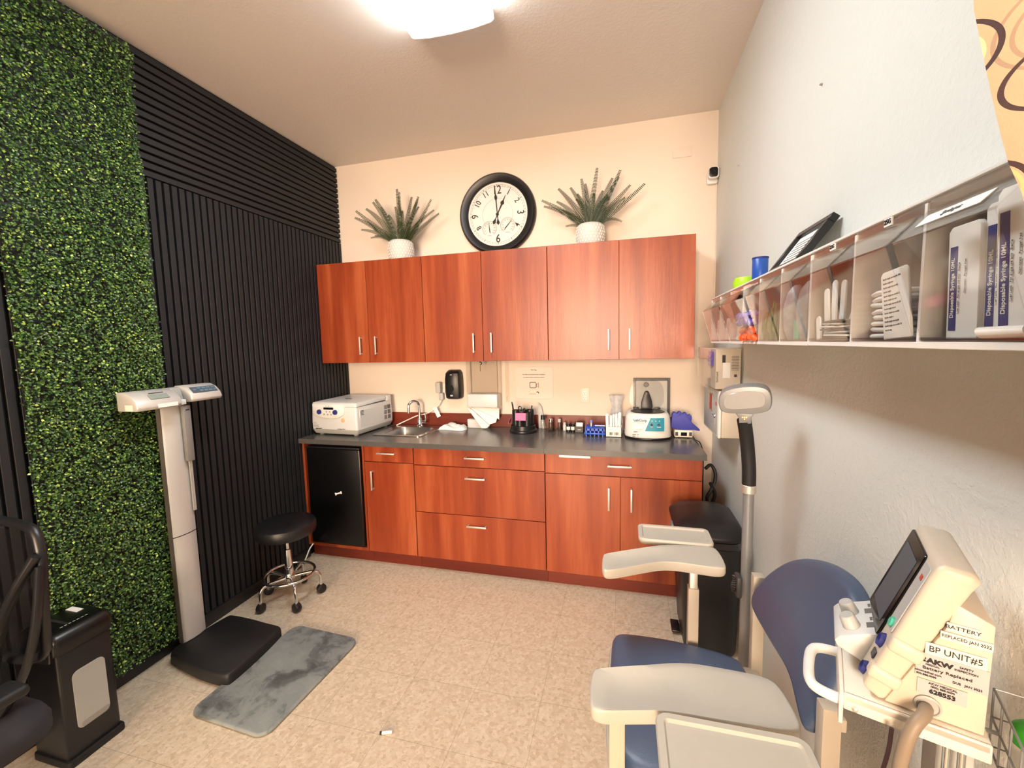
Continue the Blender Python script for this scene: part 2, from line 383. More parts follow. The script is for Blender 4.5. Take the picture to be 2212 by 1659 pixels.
# worktops (left one is cut out for the sink)
SX0, SX1, SY0, SY1 = .505, .872, -.435, -.085
mb = MB(); y0, y1, z0, z1 = -.642, -.001, CT+.001, .914
mb.box(.001, y0, z0, SX0, y1, z1); mb.box(SX1, y0, z0, 1.8145, y1, z1); mb.box(SX0, y0, z0, SX1, SY0, z1); mb.box(SX0, SY1, z0, SX1, y1, z1)
solo('worktop', mb, 'charcoal_laminate', 'long charcoal laminate worktop with the sink set into it', 'worktop', (.9, -.32, z0), 'charcoal worktops')
solo('worktop', MB().box(1.8155, y0, z0, 2.752, y1, z1), 'charcoal_laminate', 'shorter charcoal laminate worktop section under the white centrifuge with the teal panel', 'worktop', (2.28, -.32, z0), 'charcoal worktops')
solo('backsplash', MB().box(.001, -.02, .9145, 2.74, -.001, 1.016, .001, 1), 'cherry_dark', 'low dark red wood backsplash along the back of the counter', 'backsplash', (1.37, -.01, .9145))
# fridge
t = T('mini_fridge', 'black mini fridge in the red wood bay under the counter', 'fridge', (.28, -.33, .122))
part('body', MB().box(.055, -.585, .123, .497, -.05, .862, .004), 'black_plastic', t)
part('door', MB().box(.055, -.632, .135, .497, -.587, .845, .008, 2), 'black_gloss', t)
part('door_edge', MB().box(.055, -.634, .846, .497, -.587, .860, .004, 2), 'black_plastic', t)
mb = MB(); c = Matrix.Translation((.309, -.636, .523)) @ Matrix.Rotation(-.3, 4, 'Y') @ Matrix.Scale(.82, 4)
bone = [(-.022, .006), (.022, .006), (.026, .012), (.033, .012), (.036, .006), (.033, 0), (.036, -.006), (.033, -.012), (.026, -.012), (.022, -.006), (-.022, -.006), (-.026, -.012), (-.033, -.012), (-.036, -.006), (-.033, 0), (-.036, .006), (-.033, .012), (-.026, .012)]
mb.prism(chaikin(bone, 1), -.004, .003, 'xz', .0015, 1, m=c); solo('fridge_magnet', mb, 'paper', 'white bone-shaped magnet on the black fridge door', 'magnet', (.309, -.636, .523))
# ------------------------------------------------------------------ sink + tap
t = T('sink', 'stainless drop-in sink basin in the charcoal worktop', 'sink', (.69, -.26, .914))
mb = MB(); o = rrect(.482, -.458, .888, -.055, .035, 4); i_ = rrect(.548, -.432, .858, -.135, .05, 4)
b2 = rrect(.562, -.415, .84, -.15, .05, 4)
mb.loft([[(x, y, .9145) for x, y in o], [(x, y, .919) for x, y in o], [(x, y, .9185) for x, y in i_], [(x, y, .905) for x, y in rrect(.552, -.428, .854, -.139, .05, 4)], [(x, y, .785) for x, y in b2], [(x, y, .780) for x, y in rrect(.585, -.385, .81, -.18, .04, 4)]])
bm = mb.bm; bm.faces.ensure_lookup_table()
bad = [f for f in bm.faces if len(f.verts) > 4 and abs(f.calc_center_median().z-.9145) < .001]
bmesh.ops.delete(bm, geom=bad, context='FACES_ONLY')
part('basin', mb, 'steel', t)
part('drain', MB().lathe([(0, .001), (.018, .001), (.03, .004), (.04, .001), (.04, 0), (0, 0)], 24, (.70, -.28, .7805)), 'chrome', t)
t = T('faucet', 'chrome gooseneck faucet standing behind the sink', 'faucet', (.70, -.095, .919))
mb = MB(); mb.lathe([(0, 0), (.026, 0), (.027, .006), (.02, .012), (.019, .055), (.014, .065), (0, .065)], 24, (.70, -.095, .9192)); part('base', mb, 'chrome', t)
pts = [(.70, -.095, .975), (.70, -.095, 1.085)] + [(.70-.028*(1-math.cos(a)), -.095-.036*(1-math.cos(a)), 1.085+.043*math.sin(a)) for a in [pi*k/10 for k in range(1, 11)]] + [(.644, -.167, 1.055), (.643, -.168, 1.035)]
part('spout', MB().tube(pts, .0105, 14), 'chrome', t)
mb = MB().cyl((.70, -.095, .953), (.752, -.095, .953), .012, seg=16, b=.002); mb.tube([(.748, -.095, .955), (.752, -.095, .985), (.748, -.097, 1.025)], .0055, 10); part('lever', mb, 'chrome', t)
# ------------------------------------------------------------------ clock
t = T('wall_clock', 'large round black-framed wall clock with two small dials, above the red cabinets', 'clock', (1.376, -.002, 2.535))
cx, cz, R = 1.376, 2.5365, .298
CM = lambda a, r, y: (cx+r*math.sin(a), y, cz+r*math.cos(a))
mb = MB().lathe([(.232, .003), (.232, .022), (.238, .031), (.247, .034), (.262, .045), (.280, .048), (.293, .038), (.298, .018), (.296, .003), (.232, .003)], 96, m=Matrix.Translation((cx, 0, cz)) @ Matrix.Rotation(pi/2, 4, 'X'))
part('frame', mb, 'black_plastic', t)
part('dial', MB().lathe([(0, .004), (.236, .004), (.236, .012), (0, .012)], 72, m=Matrix.Translation((cx, 0, cz)) @ Matrix.Rotation(pi/2, 4, 'X')), 'paper', t, label='white clock dial')
mb = MB()
for k in range(60):
    a = 2*pi*k/60; w = .0022 if k % 5 == 0 else .0006; r0, r1 = .205, .2165
    mb.box(-w, -.0132, r0, w, -.0122, r1, m=Matrix.Translation((cx, 0, cz)) @ Matrix.Rotation(a, 4, 'Y'))
for r in (.205, .2165): mb.tube([CM(2*pi*k/90, r, -.0126) for k in range(90)], .0007, 4, closed=True)
mb.tube([CM(2*pi*k/60, .118, -.0126) for k in range(60)], .0005, 4, closed=True)
part('minute_track', mb, 'ink_grey', t)
mb = MB()
for k, rr, sz in ((12, .176, .088), (1, .176, .058), (2, .176, .058), (3, .176, .074), (4, .176, .058), (6, .178, .086), (8, .176, .058), (9, .176, .074), (10, .176, .058), (11, .176, .058)):
    a = 2*pi*k/12; fl = a if k not in (4, 6, 8) else a+pi
    mb = MB(); mb.text(str(k), sz, Matrix.Translation(CM(a, rr, -.0135)) @ Matrix.Rotation(fl, 4, 'Y') @ Matrix.Rotation(pi/2, 4, 'X'), .0005, .86 if k < 12 else .8, bold=.0006)
    part('numeral', mb, 'ink', t)
def hand(nm, ang, L, w, y):
    P = [(-.003, -.075), (-.013, -.062), (-.008, -.048), (-.003, -.035), (-.003, 0), (-w*.35, L*.40), (-w*.4, L*.5), (-w, L*.58), (-w*.9, L*.63), (-w*.3, L*.72), (-.0012, L)]
    P = P + [(-a, b_) for a, b_ in reversed(P)]
    mb = MB().prism(P, y-.0015, y, 'xz', m=Matrix.Translation((cx, 0, cz)) @ Matrix.Rotation(ang, 4, 'Y')); mb.cyl((cx, y-.003, cz), (cx, y, cz), .011, seg=20)
    part(nm, mb, 'ink', t)
hand('minute_hand', -.075, .205, .011, -.0185); hand('hour_hand', .46, .150, .015, -.0155)
for sx, lab, na, lo in ((-.066, 'humidity', .08, 0), (.077, 'temperature', -.72+1.4, 1)):
    q = (cx+sx, -.0135, cz-(.098 if sx < 0 else .084)); mb = MB()
    mb.tube([(q[0]+.056*math.sin(a), q[1], q[2]+.056*math.cos(a)) for a in [math.radians(-145+290*k/48) for k in range(49)]], .0008, 5)
    mb.tube([(q[0]+.050*math.sin(a), q[1], q[2]+.050*math.cos(a)) for a in [math.radians(-145+290*k/48) for k in range(49)]], .0006, 5)
    for k in range(11):
        a = math.radians(-140+28*k); v = (0, 10, 20, 30, 40, 50, 60, 70, 80, 90, 100)[k] if lo == 0 else (-60, -40, -20, 0, 20, 40, 60, 80, 100, 120, 140)[k]
        mb.text(str(v), .0105, FRONT(q[0]+.040*math.sin(a), q[1]-.0005, q[2]+.040*math.cos(a)), .0002)
    mb.text('HUMIDITY' if lo == 0 else 'FAHRENHEIT', .007, FRONT(q[0], q[1]-.0005, q[2]-.052), .0002)
    d = part('small_dial', mb, 'ink_grey', t)
    mb = MB().prism([(-.0025, -.034), (.0025, -.034), (.0035, -.02), (.001, .046), (-.001, .046), (-.0035, -.02)], q[1]-.002, q[1]-.001, 'xz', m=Matrix.Translation((q[0], 0, q[2])) @ Matrix.Rotation(-.1 if lo == 0 else .72, 4, 'Y')); part('needle', mb, 'ink', d)
part('cover_glass', MB().lathe([(0, .0255), (.2355, .0255), (.2355, .027), (0, .027)], 64, m=Matrix.Translation((cx, 0, cz)) @ Matrix.Rotation(pi/2, 4, 'X')), 'clock_glass', t)
# ------------------------------------------------------------------ potted ferns
def fern(x, y, hp, rp, spread, top, lab, seed, fr):
    rnd = random.Random(seed); z0 = UZ1
    t = T('potted_fern', lab, 'plant', (x, y, z0), group='potted ferns on top of the wall cabinets')
    pr = [(0, 0), (rp*.86, 0), (rp*.9, .004), (rp*.985, hp*.3), (rp, hp*.6), (rp*.95, hp*.85), (rp*.84, hp*.985), (rp*.80, hp), (rp*.76, hp*.985), (rp*.76, hp*.85), (0, hp*.85)]
    part('pot', MB().lathe(pr, 40, (x, y, z0)), 'pot_grey', t, label='pale ceramic pot with rows of raised dashes')
    p = t.children[0]; mb = MB()
    for row in range(7):                       # raised dash pattern
        zz = hp*(.08+.13*row); k = zz/hp
        for i in range(26):
            a = 2*pi*(i+.5*(row % 2))/26; rr = rp*(.9+.085*min(1, k/.3)) if k < .3 else rp*(.985+.015*(k-.3)/.3) if k < .6 else rp*(1-.05*(k-.6)/.25)
            c = Vector((x+rr*math.cos(a), y+rr*math.sin(a), z0+zz)); mb.box(-.0015, -.0036, -.007, .0022, .0036, .007, .001, 1, m=Matrix.Translation(c) @ Matrix.Rotation(a, 4, 'Z'))
    part('dash_pattern', mb, 'pot_white', p)
    part('soil', MB().lathe([(0, 0), (rp*.755, 0), (rp*.755, .006), (0, .012)], 24, (x, y, z0+hp*.85)), 'soil', t)
    zc = z0+hp*.86
    for az, dx, dz, cv in fr:                  # dx, dz: tip offset in the picture plane, az: depth offset, cv: sag of the arch
        mb = MB(); tip = Vector((x+dx, y+az, zc+dz)); b0 = Vector((x+dx*.06+rnd.uniform(-.02, .02), y+rnd.uniform(-.03, .03), zc))
        c1 = b0.lerp(tip, .5)+Vector((0, 0, cv)); N = 22; pts = []
        for k in range(N+1):
            u = k/N; pts.append(b0*(1-u)**2+c1*2*u*(1-u)+tip*u*u)
        mb.tube(pts, .0022, 5, rf=lambda u: 1-.75*u)
        L = (tip-b0).length
        for k in range(4, int(N*2)):
            u = k/(N*2); i = min(int(u*N), N-1); q = pts[i].lerp(pts[i+1], u*N-i); d = (pts[i+1]-pts[i]).normalized()
            s0 = d.cross(Vector((0, -1, .35))).normalized() if abs(d.dot(Vector((0, -1, .35)).normalized())) < .95 else Vector((1, 0, 0))
            wl = .031*min(1, u*4+.25)*(1-u*.8)*(L/.3)**.5+.003; ww = L/(N*2)*.42
            for sg in (1, -1):
                s1 = (s0*sg+d*.35+Vector((0, 0, -.12))).normalized(); e = q+s1*wl
                mb.sheet([[q-d*ww*.5, q+s1*wl*.55-d*ww, e], [q+d*ww*.5, q+s1*wl*.55+d*ww*.7, e+d*.0004]])
        part('frond', mb, 'fern_leaf', t)
F1 = [(-.05, -.345, .27, .0), (-.03, -.37, .225, .04), (.02, -.30, .30, .06), (-.02, -.21, .33, .05), (-.05, -.17, .335, .06), (.05, -.06, .30, .05), (-.03, .005, .40, .03), (-.05, .035, .37, -.01), (.04, .09, .355, .04), (.02, .155, .345, .0), (-.05, .19, .32, -.02), (.02, .26, .315, -.04), (.04, .27, .24, .03), (-.04, .345, .185, .02), (-.06, -.30, .12, .05), (-.03, -.24, .06, .06), (.03, -.24, .09, .05), (-.06, .18, .08, .06), (.05, .14, .28, .05), (-.06, -.12, .27, .06), (-.08, .07, .22, .06), (-.08, -.05, .2, .07)]
F2 = [(-.05, -.325, .20, .03), (-.03, -.315, .165, .05), (.02, -.22, .29, .04), (.04, -.235, .21, .05), (-.03, -.13, .27, .04), (.02, -.09, .24, .05), (-.03, -.055, .32, .02), (.04, -.035, .31, .02), (-.02, .05, .385, -.02), (.04, .085, .25, .05), (-.03, .15, .30, .04), (.02, .20, .365, -.01), (-.04, .19, .30, .02), (.03, .265, .265, .0), (-.04, .355, .24, -.03), (-.05, .23, .16, .05), (.03, .21, .03, .08), (-.06, -.16, .01, .03), (.05, .10, .20, .06), (-.06, -.09, .18, .07), (-.07, .03, .2, .07), (-.07, .12, .18, .07)]
fern(.645, -.17, .158, .097, .33, .35, 'potted fern nearest the black slat wall, in a pale dashed pot on the cabinets', 3, F1)
fern(2.075, -.17, .150, .097, .33, .33, 'potted fern between the clock and the white side wall, in a pale dashed pot', 5, F2)
# ------------------------------------------------------------------ camera, plate, sign, outlets on the back wall
t = T('security_camera', 'small white security camera with a black face, high in the wall corner', 'camera', (2.862, -.02, 2.62))
mb = MB().prism(rrect(2.826, 2.585, 2.893, 2.66, .014), -.03, -.001, 'xz', .004); part('mount', mb, 'white_plastic', t)
mb = MB().prism(rrect(2.829, 2.606, 2.892, 2.676, .016), -.075, -.032, 'xz', .004); b_ = part('housing', mb, 'white_plastic', t)
mb = MB().prism(rrect(2.832, 2.612, 2.884, 2.672, .015), -.079, -.0752, 'xz', .0015); mb.lathe([(0, 0), (.012, 0), (.010, .003), (0, .002)], 20, m=Matrix.Translation((2.858, -.079, 2.642)) @ Matrix.Rotation(pi/2, 4, 'X')); part('lens_face', mb, 'black_gloss', b_, label='black camera face')
solo('camera_cable', MB().tube([(2.889, -.006, 2.60), (2.888, -.005, 2.40), (2.886, -.004, 2.30), (2.889, -.004, 2.15), (2.886, -.004, 1.9), (2.889, -.004, 1.6), (2.887, -.004, 1.30)], .003, 6, smooth=1), 'paper_warm', 'thin white cable running down the wall corner from the security camera', 'cable', (2.888, -.004, 1.30))
mb = MB().box(2.614, -.006, 2.785, 2.734, -.001, 2.852, .002); [mb.lathe([(0, 0), (.003, 0), (.002, .0012), (0, .0014)], 10, m=Matrix.Translation((xx, -.006, 2.818)) @ Matrix.Rotation(pi/2, 4, 'X')) for xx in (2.632, 2.716)]
solo('cover_plate', mb, 'wall_paint_warm_lit', 'blank painted cover plate high on the back wall near the corner', 'cover plate', (2.674, -.001, 2.785))
t = T('warning_sign', 'pale rounded warning sign with a video camera symbol, on the wall under the cabinets', 'sign', (1.631, -.004, 1.139))
sg = part('board', MB().prism(rrect(1.484, 1.139, 1.778, 1.386, .022), -.006, -.001, 'xz', .001, 1), 'skin_label', t)
mb = MB(); mb.text('Warning', .0125, FRONT(1.628, -.0066, 1.362), bold=.0002); mb.text('This office is protected by video surveillance', .0098, FRONT(1.628, -.0066, 1.327), bold=.0002); mb.text('Any unlawful activities recorded by surveillance', .0086, FRONT(1.628, -.0066, 1.306), bold=.0002); part('lettering', mb, 'ink', sg)
mb = MB(); mb.tube([(x, -.0066, z) for x, z in rrect(1.597, 1.224, 1.646, 1.267, .008, 3)], .0022, 6, closed=True); mb.tube([(1.648, -.0066, 1.249), (1.664, -.0066, 1.264), (1.664, -.0066, 1.226), (1.648, -.0066, 1.241)], .0022, 6); part('camera_symbol', mb, 'ink', sg)
mb = MB(); mb.text('SMS VISION', .010, FRONT(1.618, -.0066, 1.176)); part('small_print', mb, 'red_label', sg)
mb = MB(); mb.tube([(1.650, -.0066, 1.188), (1.655, -.0066, 1.194), (1.663, -.0066, 1.192), (1.666, -.0066, 1.182)], .003, 6, smooth=1); part('logo_mark', mb, 'ink', sg)
def outlet(x, z, lab):
    t = T('wall_outlet', lab, 'outlet', (x, -.003, z)); part('plate', MB().box(x-.035, -.006, z-.057, x+.035, -.001, z+.057, .002), 'warm_white_plastic', t)
    for s in (-1, 1):
        c = z+s*.020; mb = MB(); mb.prism([(x+.0165*math.cos(a), c+.0145*math.sin(a)) for a in [2*pi*k/20 for k in range(20)]], -.0085, -.006, 'xz', .0008, 1); k = part('socket', mb, 'white_plastic', t)
        mb = MB(); mb.box(x-.0075, -.0092, c-.002, x-.0055, -.0084, c+.007); mb.box(x+.0055, -.0092, c-.002, x+.0075, -.0084, c+.006); mb.lathe([(0, 0), (.0024, 0), (.0024, .0008), (0, .0008)], 10, m=Matrix.Translation((x, -.0084, c-.0085)) @ Matrix.Rotation(pi/2, 4, 'X')); part('slots', mb, 'ink', k)
outlet(2.015, 1.168, 'white double wall outlet between the warning sign and the clear tube bag'); outlet(.867, 1.20, 'white wall outlet behind the plugged-in adapter, beside the black soap dispenser')
t = T('plug_adapter', 'grey-white plug-in adapter on the outlet beside the soap dispenser', 'adapter', (.855, -.03, 1.17))
part('body', MB().box(.828, -.060, 1.185, .872, -.0095, 1.272, .010, 3), 'light_grey', t); part('plug', MB().box(.848, -.045, 1.125, .888, -.0095, 1.184, .008, 3), 'light_grey', t)
mb = MB(); mb.tube([(.868, -.03, 1.126), (.85, -.05, 1.085), (.80, -.055, 1.045), (.74, -.045, 1.012), (.66, -.05, 1.0), (.56, -.06, .955), (.49, -.10, .922)], .0045, 8, smooth=2); solo('adapter_cord', mb, 'paper_warm', 'cream cord running from the adapter down behind the tap', 'cord', (.868, -.03, 1.126))
mb = MB().box(-.017, -.001, -.043, .017, .001, .043, m=Matrix.Translation((.835, -.058, 1.03)) @ Matrix.Rotation(-.45, 4, 'Y')); solo('cord_tag', mb, 'paper', 'white paper tag hanging on the cream cord', 'tag', (.835, -.055, 1.03))
# soap dispenser
t = T('soap_dispenser', 'black wall-mounted soap dispenser under the cabinets', 'soap dispenser', (.985, -.05, 1.14))
mb = MB(); st = []
for z, hw, d in ((1.138, .052, .072), (1.150, .064, .088), (1.20, .068, .098), (1.30, .066, .098), (1.345, .062, .088), (1.364, .050, .060), (1.370, .042, .035)):
    st.append([(.985+x*hw/.068, y, z) for x, y in [(-.068, -.001), (-.068, -d*.62), (-.056, -d*.9), (-.03, -d), (.03, -d), (.056, -d*.9), (.068, -d*.62), (.068, -.001)]])
mb.loft(st); part('body', mb, 'black_plastic', t)
mb = MB(); mb.prism(chaikin([(.985, 1.262), (.964, 1.235), (.964, 1.215), (.985, 1.192), (1.006, 1.215), (1.006, 1.235)], 2), -.101, -.0965, 'xz'); part('window', mb, 'black_gloss', t, label='drop-shaped window')
mb = MB(); mb.box(.974, -.099, 1.163, .996, -.096, 1.176, .001, 1); mb.box(.977, -.099, 1.33, .993, -.092, 1.338, .001, 1); part('emblem', mb, 'light_grey', t)
# paper towel / glove acrylic dispenser
t = T('paper_towel_dispenser', 'clear acrylic towel dispenser on the wall with white paper towels showing', 'dispenser', (1.245, -.05, 1.07))
mb = MB(); mb.box(1.118, -.012, 1.06, 1.372, -.008, 1.440); mb.box(1.118, -.11, 1.06, 1.122, -.012, 1.440); mb.box(1.368, -.11, 1.06, 1.372, -.012, 1.440); mb.box(1.118, -.114, 1.19, 1.372, -.11, 1.44)
part('shell', mb, 'clear_film', t)
part('tray', MB().box(1.126, -.122, 1.085, 1.366, -.02, 1.185, .006), 'device_white', t); part('lip', MB().box(1.118, -.136, 1.078, 1.378, -.118, 1.090, .003), 'clear_film', t)
mb = MB(); mb.tube([(1.232, -.116, 1.43), (1.244, -.118, 1.434), (1.25, -.118, 1.42), (1.238, -.118, 1.41)], .004, 8, smooth=1); mb.tube([(1.236, -.117, 1.405), (1.236, -.117, 1.36)], .002, 6); part('lock', mb, 'dark_grey', t)
G = 'paper towels hanging from the clear dispenser'
for k, (P, y, lab) in enumerate((([(1.13, 1.085), (1.37, 1.075), (1.368, .985), (1.345, 1.0)], -.085, 'uppermost white paper towel in the fan below the clear dispenser'), ([(1.135, 1.085), (1.355, 1.0), (1.345, .965), (1.285, .945)], -.098, 'second white paper towel down in the fan below the clear dispenser'), ([(1.128, 1.08), (1.30, .945), (1.285, .93), (1.25, .93)], -.110, 'third white paper towel in the fan, hanging toward the tissue box'), ([(1.122, 1.08), (1.168, 1.06), (1.298, .945), (1.272, .922), (1.235, .922)], -.122, 'longest white paper towel, its rounded end nearly touching the counter'))):
    mb = MB(); mb.prism(P, y-.0035, y, 'xz', .001, 1); solo('paper_towel', mb, 'paper', lab, 'paper towel', (P[0][0], y, P[0][1]), G)
solo('tissue_box', MB().box(1.105, -.085, .9145, 1.275, -.025, .982, .003), 'device_white', 'white carton on the counter behind the hanging paper towels', 'box', (1.19, -.055, .9145))
mb = MB(); mb.box(1.40, -.006, 1.11, 1.432, -.001, 1.44, .001, 1); mb.tube([(1.416, -.008, 1.16), (1.416, -.022, 1.145), (1.416, -.022, 1.135), (1.416, -.012, 1.125)], .0035, 6); solo('wall_hook_strip', mb, 'clear_film', 'narrow clear plastic hook strip beside the towel dispenser', 'hook', (1.416, -.003, 1.11))
# crumpled cloth
mb = MB(); rn = random.Random(2); g = []
for j in range(13):
    row = []
    for i in range(19):
        u, v = i/18, j/12; e = min(u, 1-u, v, 1-v); hh = .052*min(1, e*7)**.6*(.65+.35*math.sin(7*u+3*v)*math.cos(5*v))*(.55+.45*u)+.007*math.sin(22*u*v+9*v)*min(1, e*6)
        row.append((.895+.215*u+.015*math.sin(5*v), -.20+.14*v+.012*math.sin(6*u), .9148+max(0.0002, hh)))
    g.append(row)
mb.sheet(g, -.0006); solo('folded_cloth', mb, 'paper', 'crumpled white cloth lying on the counter beside the sink', 'cloth', (1.0, -.13, .9148), ang=70)
# ================================================================== things on the counter
ZC = .9145
RY90 = Matrix.Rotation(pi/2, 4, 'X')
def disc(mb, x, y, z, r, d=.003, seg=20): return mb.lathe([(0, 0), (r, 0), (r*.92, d), (0, d)], seg, m=Matrix.Translation((x, y, z)) @ RY90)   # faces -y
# big refrigerated centrifuge
cw, cd = .412, .455
t = T('centrifuge', 'large white benchtop centrifuge with two dark knobs, left of the sink', 'centrifuge', (.005, -.497, ZC), rz=-.06)
P = lambda n, mb, m, p=t, **k: part(n, mb, m, p, world=False, **k)
ring = lambda i, z, r=.02: [(x, y, z) for x, y in rrect(i, i, cw-i, cd-i, r, 3)]
mb = MB().loft([ring(.022, .008), ring(.012, .012), ring(.0, .040), ring(.0, .046)])
for fx in (.05, cw-.05):
    for fy in (.05, cd-.05): mb.lathe([(0, 0), (.018, 0), (.018, .010), (0, .010)], 16, (fx, fy, 0))
P('base', mb, 'device_grey')
mb = MB().loft([ring(.001, .0465, .014), ring(.0, .10, .014), ring(.004, .205, .014), ring(.006, .214, .014)]); b_ = P('housing', mb, 'device_white')
mb = MB().loft([[(x, y, z+.010*min(1, max(0, y/.12))) for x, y in rrect(.006+i, .004+i, cw-.006-i, cd*.84, .016, 3)] for i, z in ((0, .2155), (0, .236), (.004, .243), (.012, .246))]); lid = P('lid', mb, 'device_white')
P('lid_latch', MB().box(cw*.43, .17, .2555, cw*.57, .182, .258, .001, 1), 'dark_grey', lid)
mb = MB().loft([[(x, y, z) for x, y in rrect(.005+i, cd*.85, cw-.005-i, cd-.003, .012, 3)] for i, z in ((0, .2155), (0, .246), (.004, .254), (.012, .257))]); P('hinge_cover', mb, 'device_white')
pts = [(.022, .236), (.022, .17), (.05, .150), (.11, .135), (.19, .130), (.26, .138), (.300, .160), (.312, .20), (.300, .236)]
P('control_panel', MB().prism(pts, -.007, .006, 'xz', .003, 2), 'white_plastic', b_)
cp = b_.children[0]
P('display', MB().box(.125, -.0085, .196, .215, -.0065, .213, .001, 1), 'screen_black', cp)
for kx in (.087, .232): P('knob', disc(MB(), kx, -.007, .178, .0185, .012, 28), 'navy', cp)
for kx, kz in ((.152, .181), (.182, .181), (.130, .161), (.162, .160), (.192, .160)): P('button', disc(MB(), kx, -.007, kz, .007, .004, 16), 'device_grey', cp)
mb = MB(); mb.text('RPM   TIME   °C', .008, FRONT(.17, -.0078, .222)); P('lettering', mb, 'ink_grey', cp)
P('round_sticker', disc(MB(), .290, -.001, .118, .017, .001), 'orange_mark', b_)
mb = MB(); mb.box(.018, -.0012, .083, .044, -.0003, .098); mb.box(.018, -.0012, .060, .064, -.0003, .078); P('rating_label', mb, 'silver_label', b_)
mb = MB(); mb.text('eppendorf', .0135, FRONT(.036, -.0006, .0575-.006), align='LEFT', bold=.0003); mb.text('Centrifuge 5702 R', .0095, FRONT(.27, -.0006, .052)); P('lettering', mb, 'ink', b_)
mb = MB(); mb.box(cw-.004, .035, .062, cw+.0006, cd*.80, .190, .002, 1); P('side_panel', mb, 'device_white', b_)
mb = MB()
for k in range(4): mb.box(cw-.002, .045, .152+k*.010, cw+.0012, .082, .157+k*.010)
for gy in (.335, .385):
    for gz in (.072, .112, .152):
        for k in range(5): mb.box(cw-.003, gy, gz+k*.0065, cw+.0012, gy+.036, gz+k*.0065+.0038)
P('vent_slots', mb, 'dark_grey', b_)
# desk organizer and what is in it
ox, oy = 1.576, -.165
t = T('desk_organizer', 'black rotating desk organizer with a pink sticky note on its front', 'organizer', (ox, oy, ZC))
part('base', MB().lathe([(0, 0), (.100, 0), (.102, .006), (.100, .018), (.092, .024), (.090, .052), (.086, .054), (.085, .03), (0, .03)], 48, (ox, oy, ZC)), 'black_plastic', t)
mb = MB().lathe([(.03, .03), (.03, .165), (.026, .168), (0, .168)], 24, (ox, oy, ZC))
for k in range(6):
    a = 2*pi*k/6+.3; c = (ox+.052*math.cos(a), oy+.052*math.sin(a), ZC)
    h = (.165, .14, .155, .165, .13, .15)[k]; mb.lathe([(0, .03), (.030, .03), (.0285, h), (.026, h), (.0255, .05), (0, .05)], 22, c)
part('pen_cups', mb, 'black_plastic', t)
solo('sticky_note', MB().box(ox-.038, -.0008, -.026, ox+.040, .0008, .028, m=Matrix.Translation((0, oy-.087, ZC+.125)) @ Matrix.Rotation(-.10, 4, 'X') @ Matrix.Translation((0, 0, 0))), 'pink_note', 'bright pink sticky note on the front of the black organizer', 'sticky note', (ox, oy-.087, ZC+.125))
solo('sticky_note', MB().box(-.002, -.03, -.018, .0, .03, .018, m=Matrix.Translation((ox-.106, oy+.02, ZC+.075)) @ Matrix.Rotation(.3, 4, 'Y')), 'pink_note', 'small pink note poking out on the sink side of the organizer', 'sticky note', (ox-.104, oy+.02, ZC+.075))
for px, py, tz, lx, m_, lab in ((ox-.052, oy-.03, .225, -.030, 'black_plastic', 'tall black pen leaning toward the sink in the black organizer'), (ox-.06, oy+.012, .205, -.028, 'dark_grey', 'shorter dark pen with a rounded end in the black organizer'), (ox+.052, oy-.02, .200, .026, 'black_plastic', 'black pen in the organizer cup nearest the outlet'), (ox-.028, oy+.045, .195, -.005, 'device_white', 'white-ended pen at the back of the black organizer')):
    p0 = (px, py, ZC+.053); p1 = (px+lx*.8, py+.002, ZC+tz); solo('pen', MB().cyl(p0, p1, .0052, .0045, 12, .002), m_, lab, 'pen', p0, 'pens in the organizer')
mb = MB(); mb.tube([(ox-.012, oy-.055, ZC+.16), (ox-.022, oy-.055, ZC+.19), (ox-.008, oy-.055, ZC+.20), (ox+.004, oy-.055, ZC+.185), (ox-.006, oy-.055, ZC+.165)], .004, 8, smooth=2, closed=True); mb.tube([(ox+.012, oy-.055, ZC+.16), (ox+.022, oy-.055, ZC+.188), (ox+.03, oy-.055, ZC+.175), (ox+.016, oy-.055, ZC+.158)], .004, 8, smooth=2, closed=True); mb.box(ox-.012, oy-.056, ZC+.06, ox+.014, oy-.053, ZC+.162)
solo('scissors', mb, 'black_plastic', 'black-handled scissors standing in the black organizer', 'scissors', (ox, oy-.055, ZC+.06))
mb = MB(); mb.prism([(ox+.088, ZC), (ox+.145, ZC), (ox+.115, ZC+.165), (ox+.088, ZC+.20)], -.030, -.0225, 'xz', .001, 1); solo('paper_folder', mb, 'light_grey', 'pale folder leaning on the backsplash behind the black organizer', 'folder', (ox+.11, -.026, ZC))
# small bottles and boxes
def bottle(nm, lab, cat, x, y, r, h, mb_, mc, g=None):
    t = T(nm, lab, cat, (x, y, ZC), group=g)
    part('body', MB().lathe([(0, 0), (r*.92, 0), (r, .003), (r, h*.62), (r*.8, h*.70), (r*.8, h*.72), (0, h*.72)], 20, (x, y, ZC)), mb_, t)
    part('cap', MB().lathe([(0, h*.72), (r*.86, h*.72), (r*.86, h*.97), (r*.75, h), (0, h)], 20, (x, y, ZC)), mc, t); return t
bottle('marker_bottle', 'tall dark bottle with a black cap, beside the black organizer', 'bottle', 1.712, -.10, .019, .115, 'smoked_plastic', 'black_plastic')
bottle('brown_bottle', 'brown dropper bottle with a pale cap, next to the dish on the counter', 'bottle', 1.832, -.075, .014, .085, 'brown_bottle', 'light_grey')
mb = MB().lathe([(0, 0), (.036, 0), (.044, .016), (.041, .016), (.034, .004), (0, .004)], 28, (1.772, -.11, ZC)); solo('glass_dish', mb, 'smoked_plastic', 'shallow clear dish with a silver-capped bottle in it', 'dish', (1.772, -.11, ZC))
bt = bottle('small_bottle', 'brown bottle with a silver cap standing in the clear dish', 'bottle', 1.772, -.11, .017, .085, 'brown_bottle', 'chrome'); bt.location.z += .0045
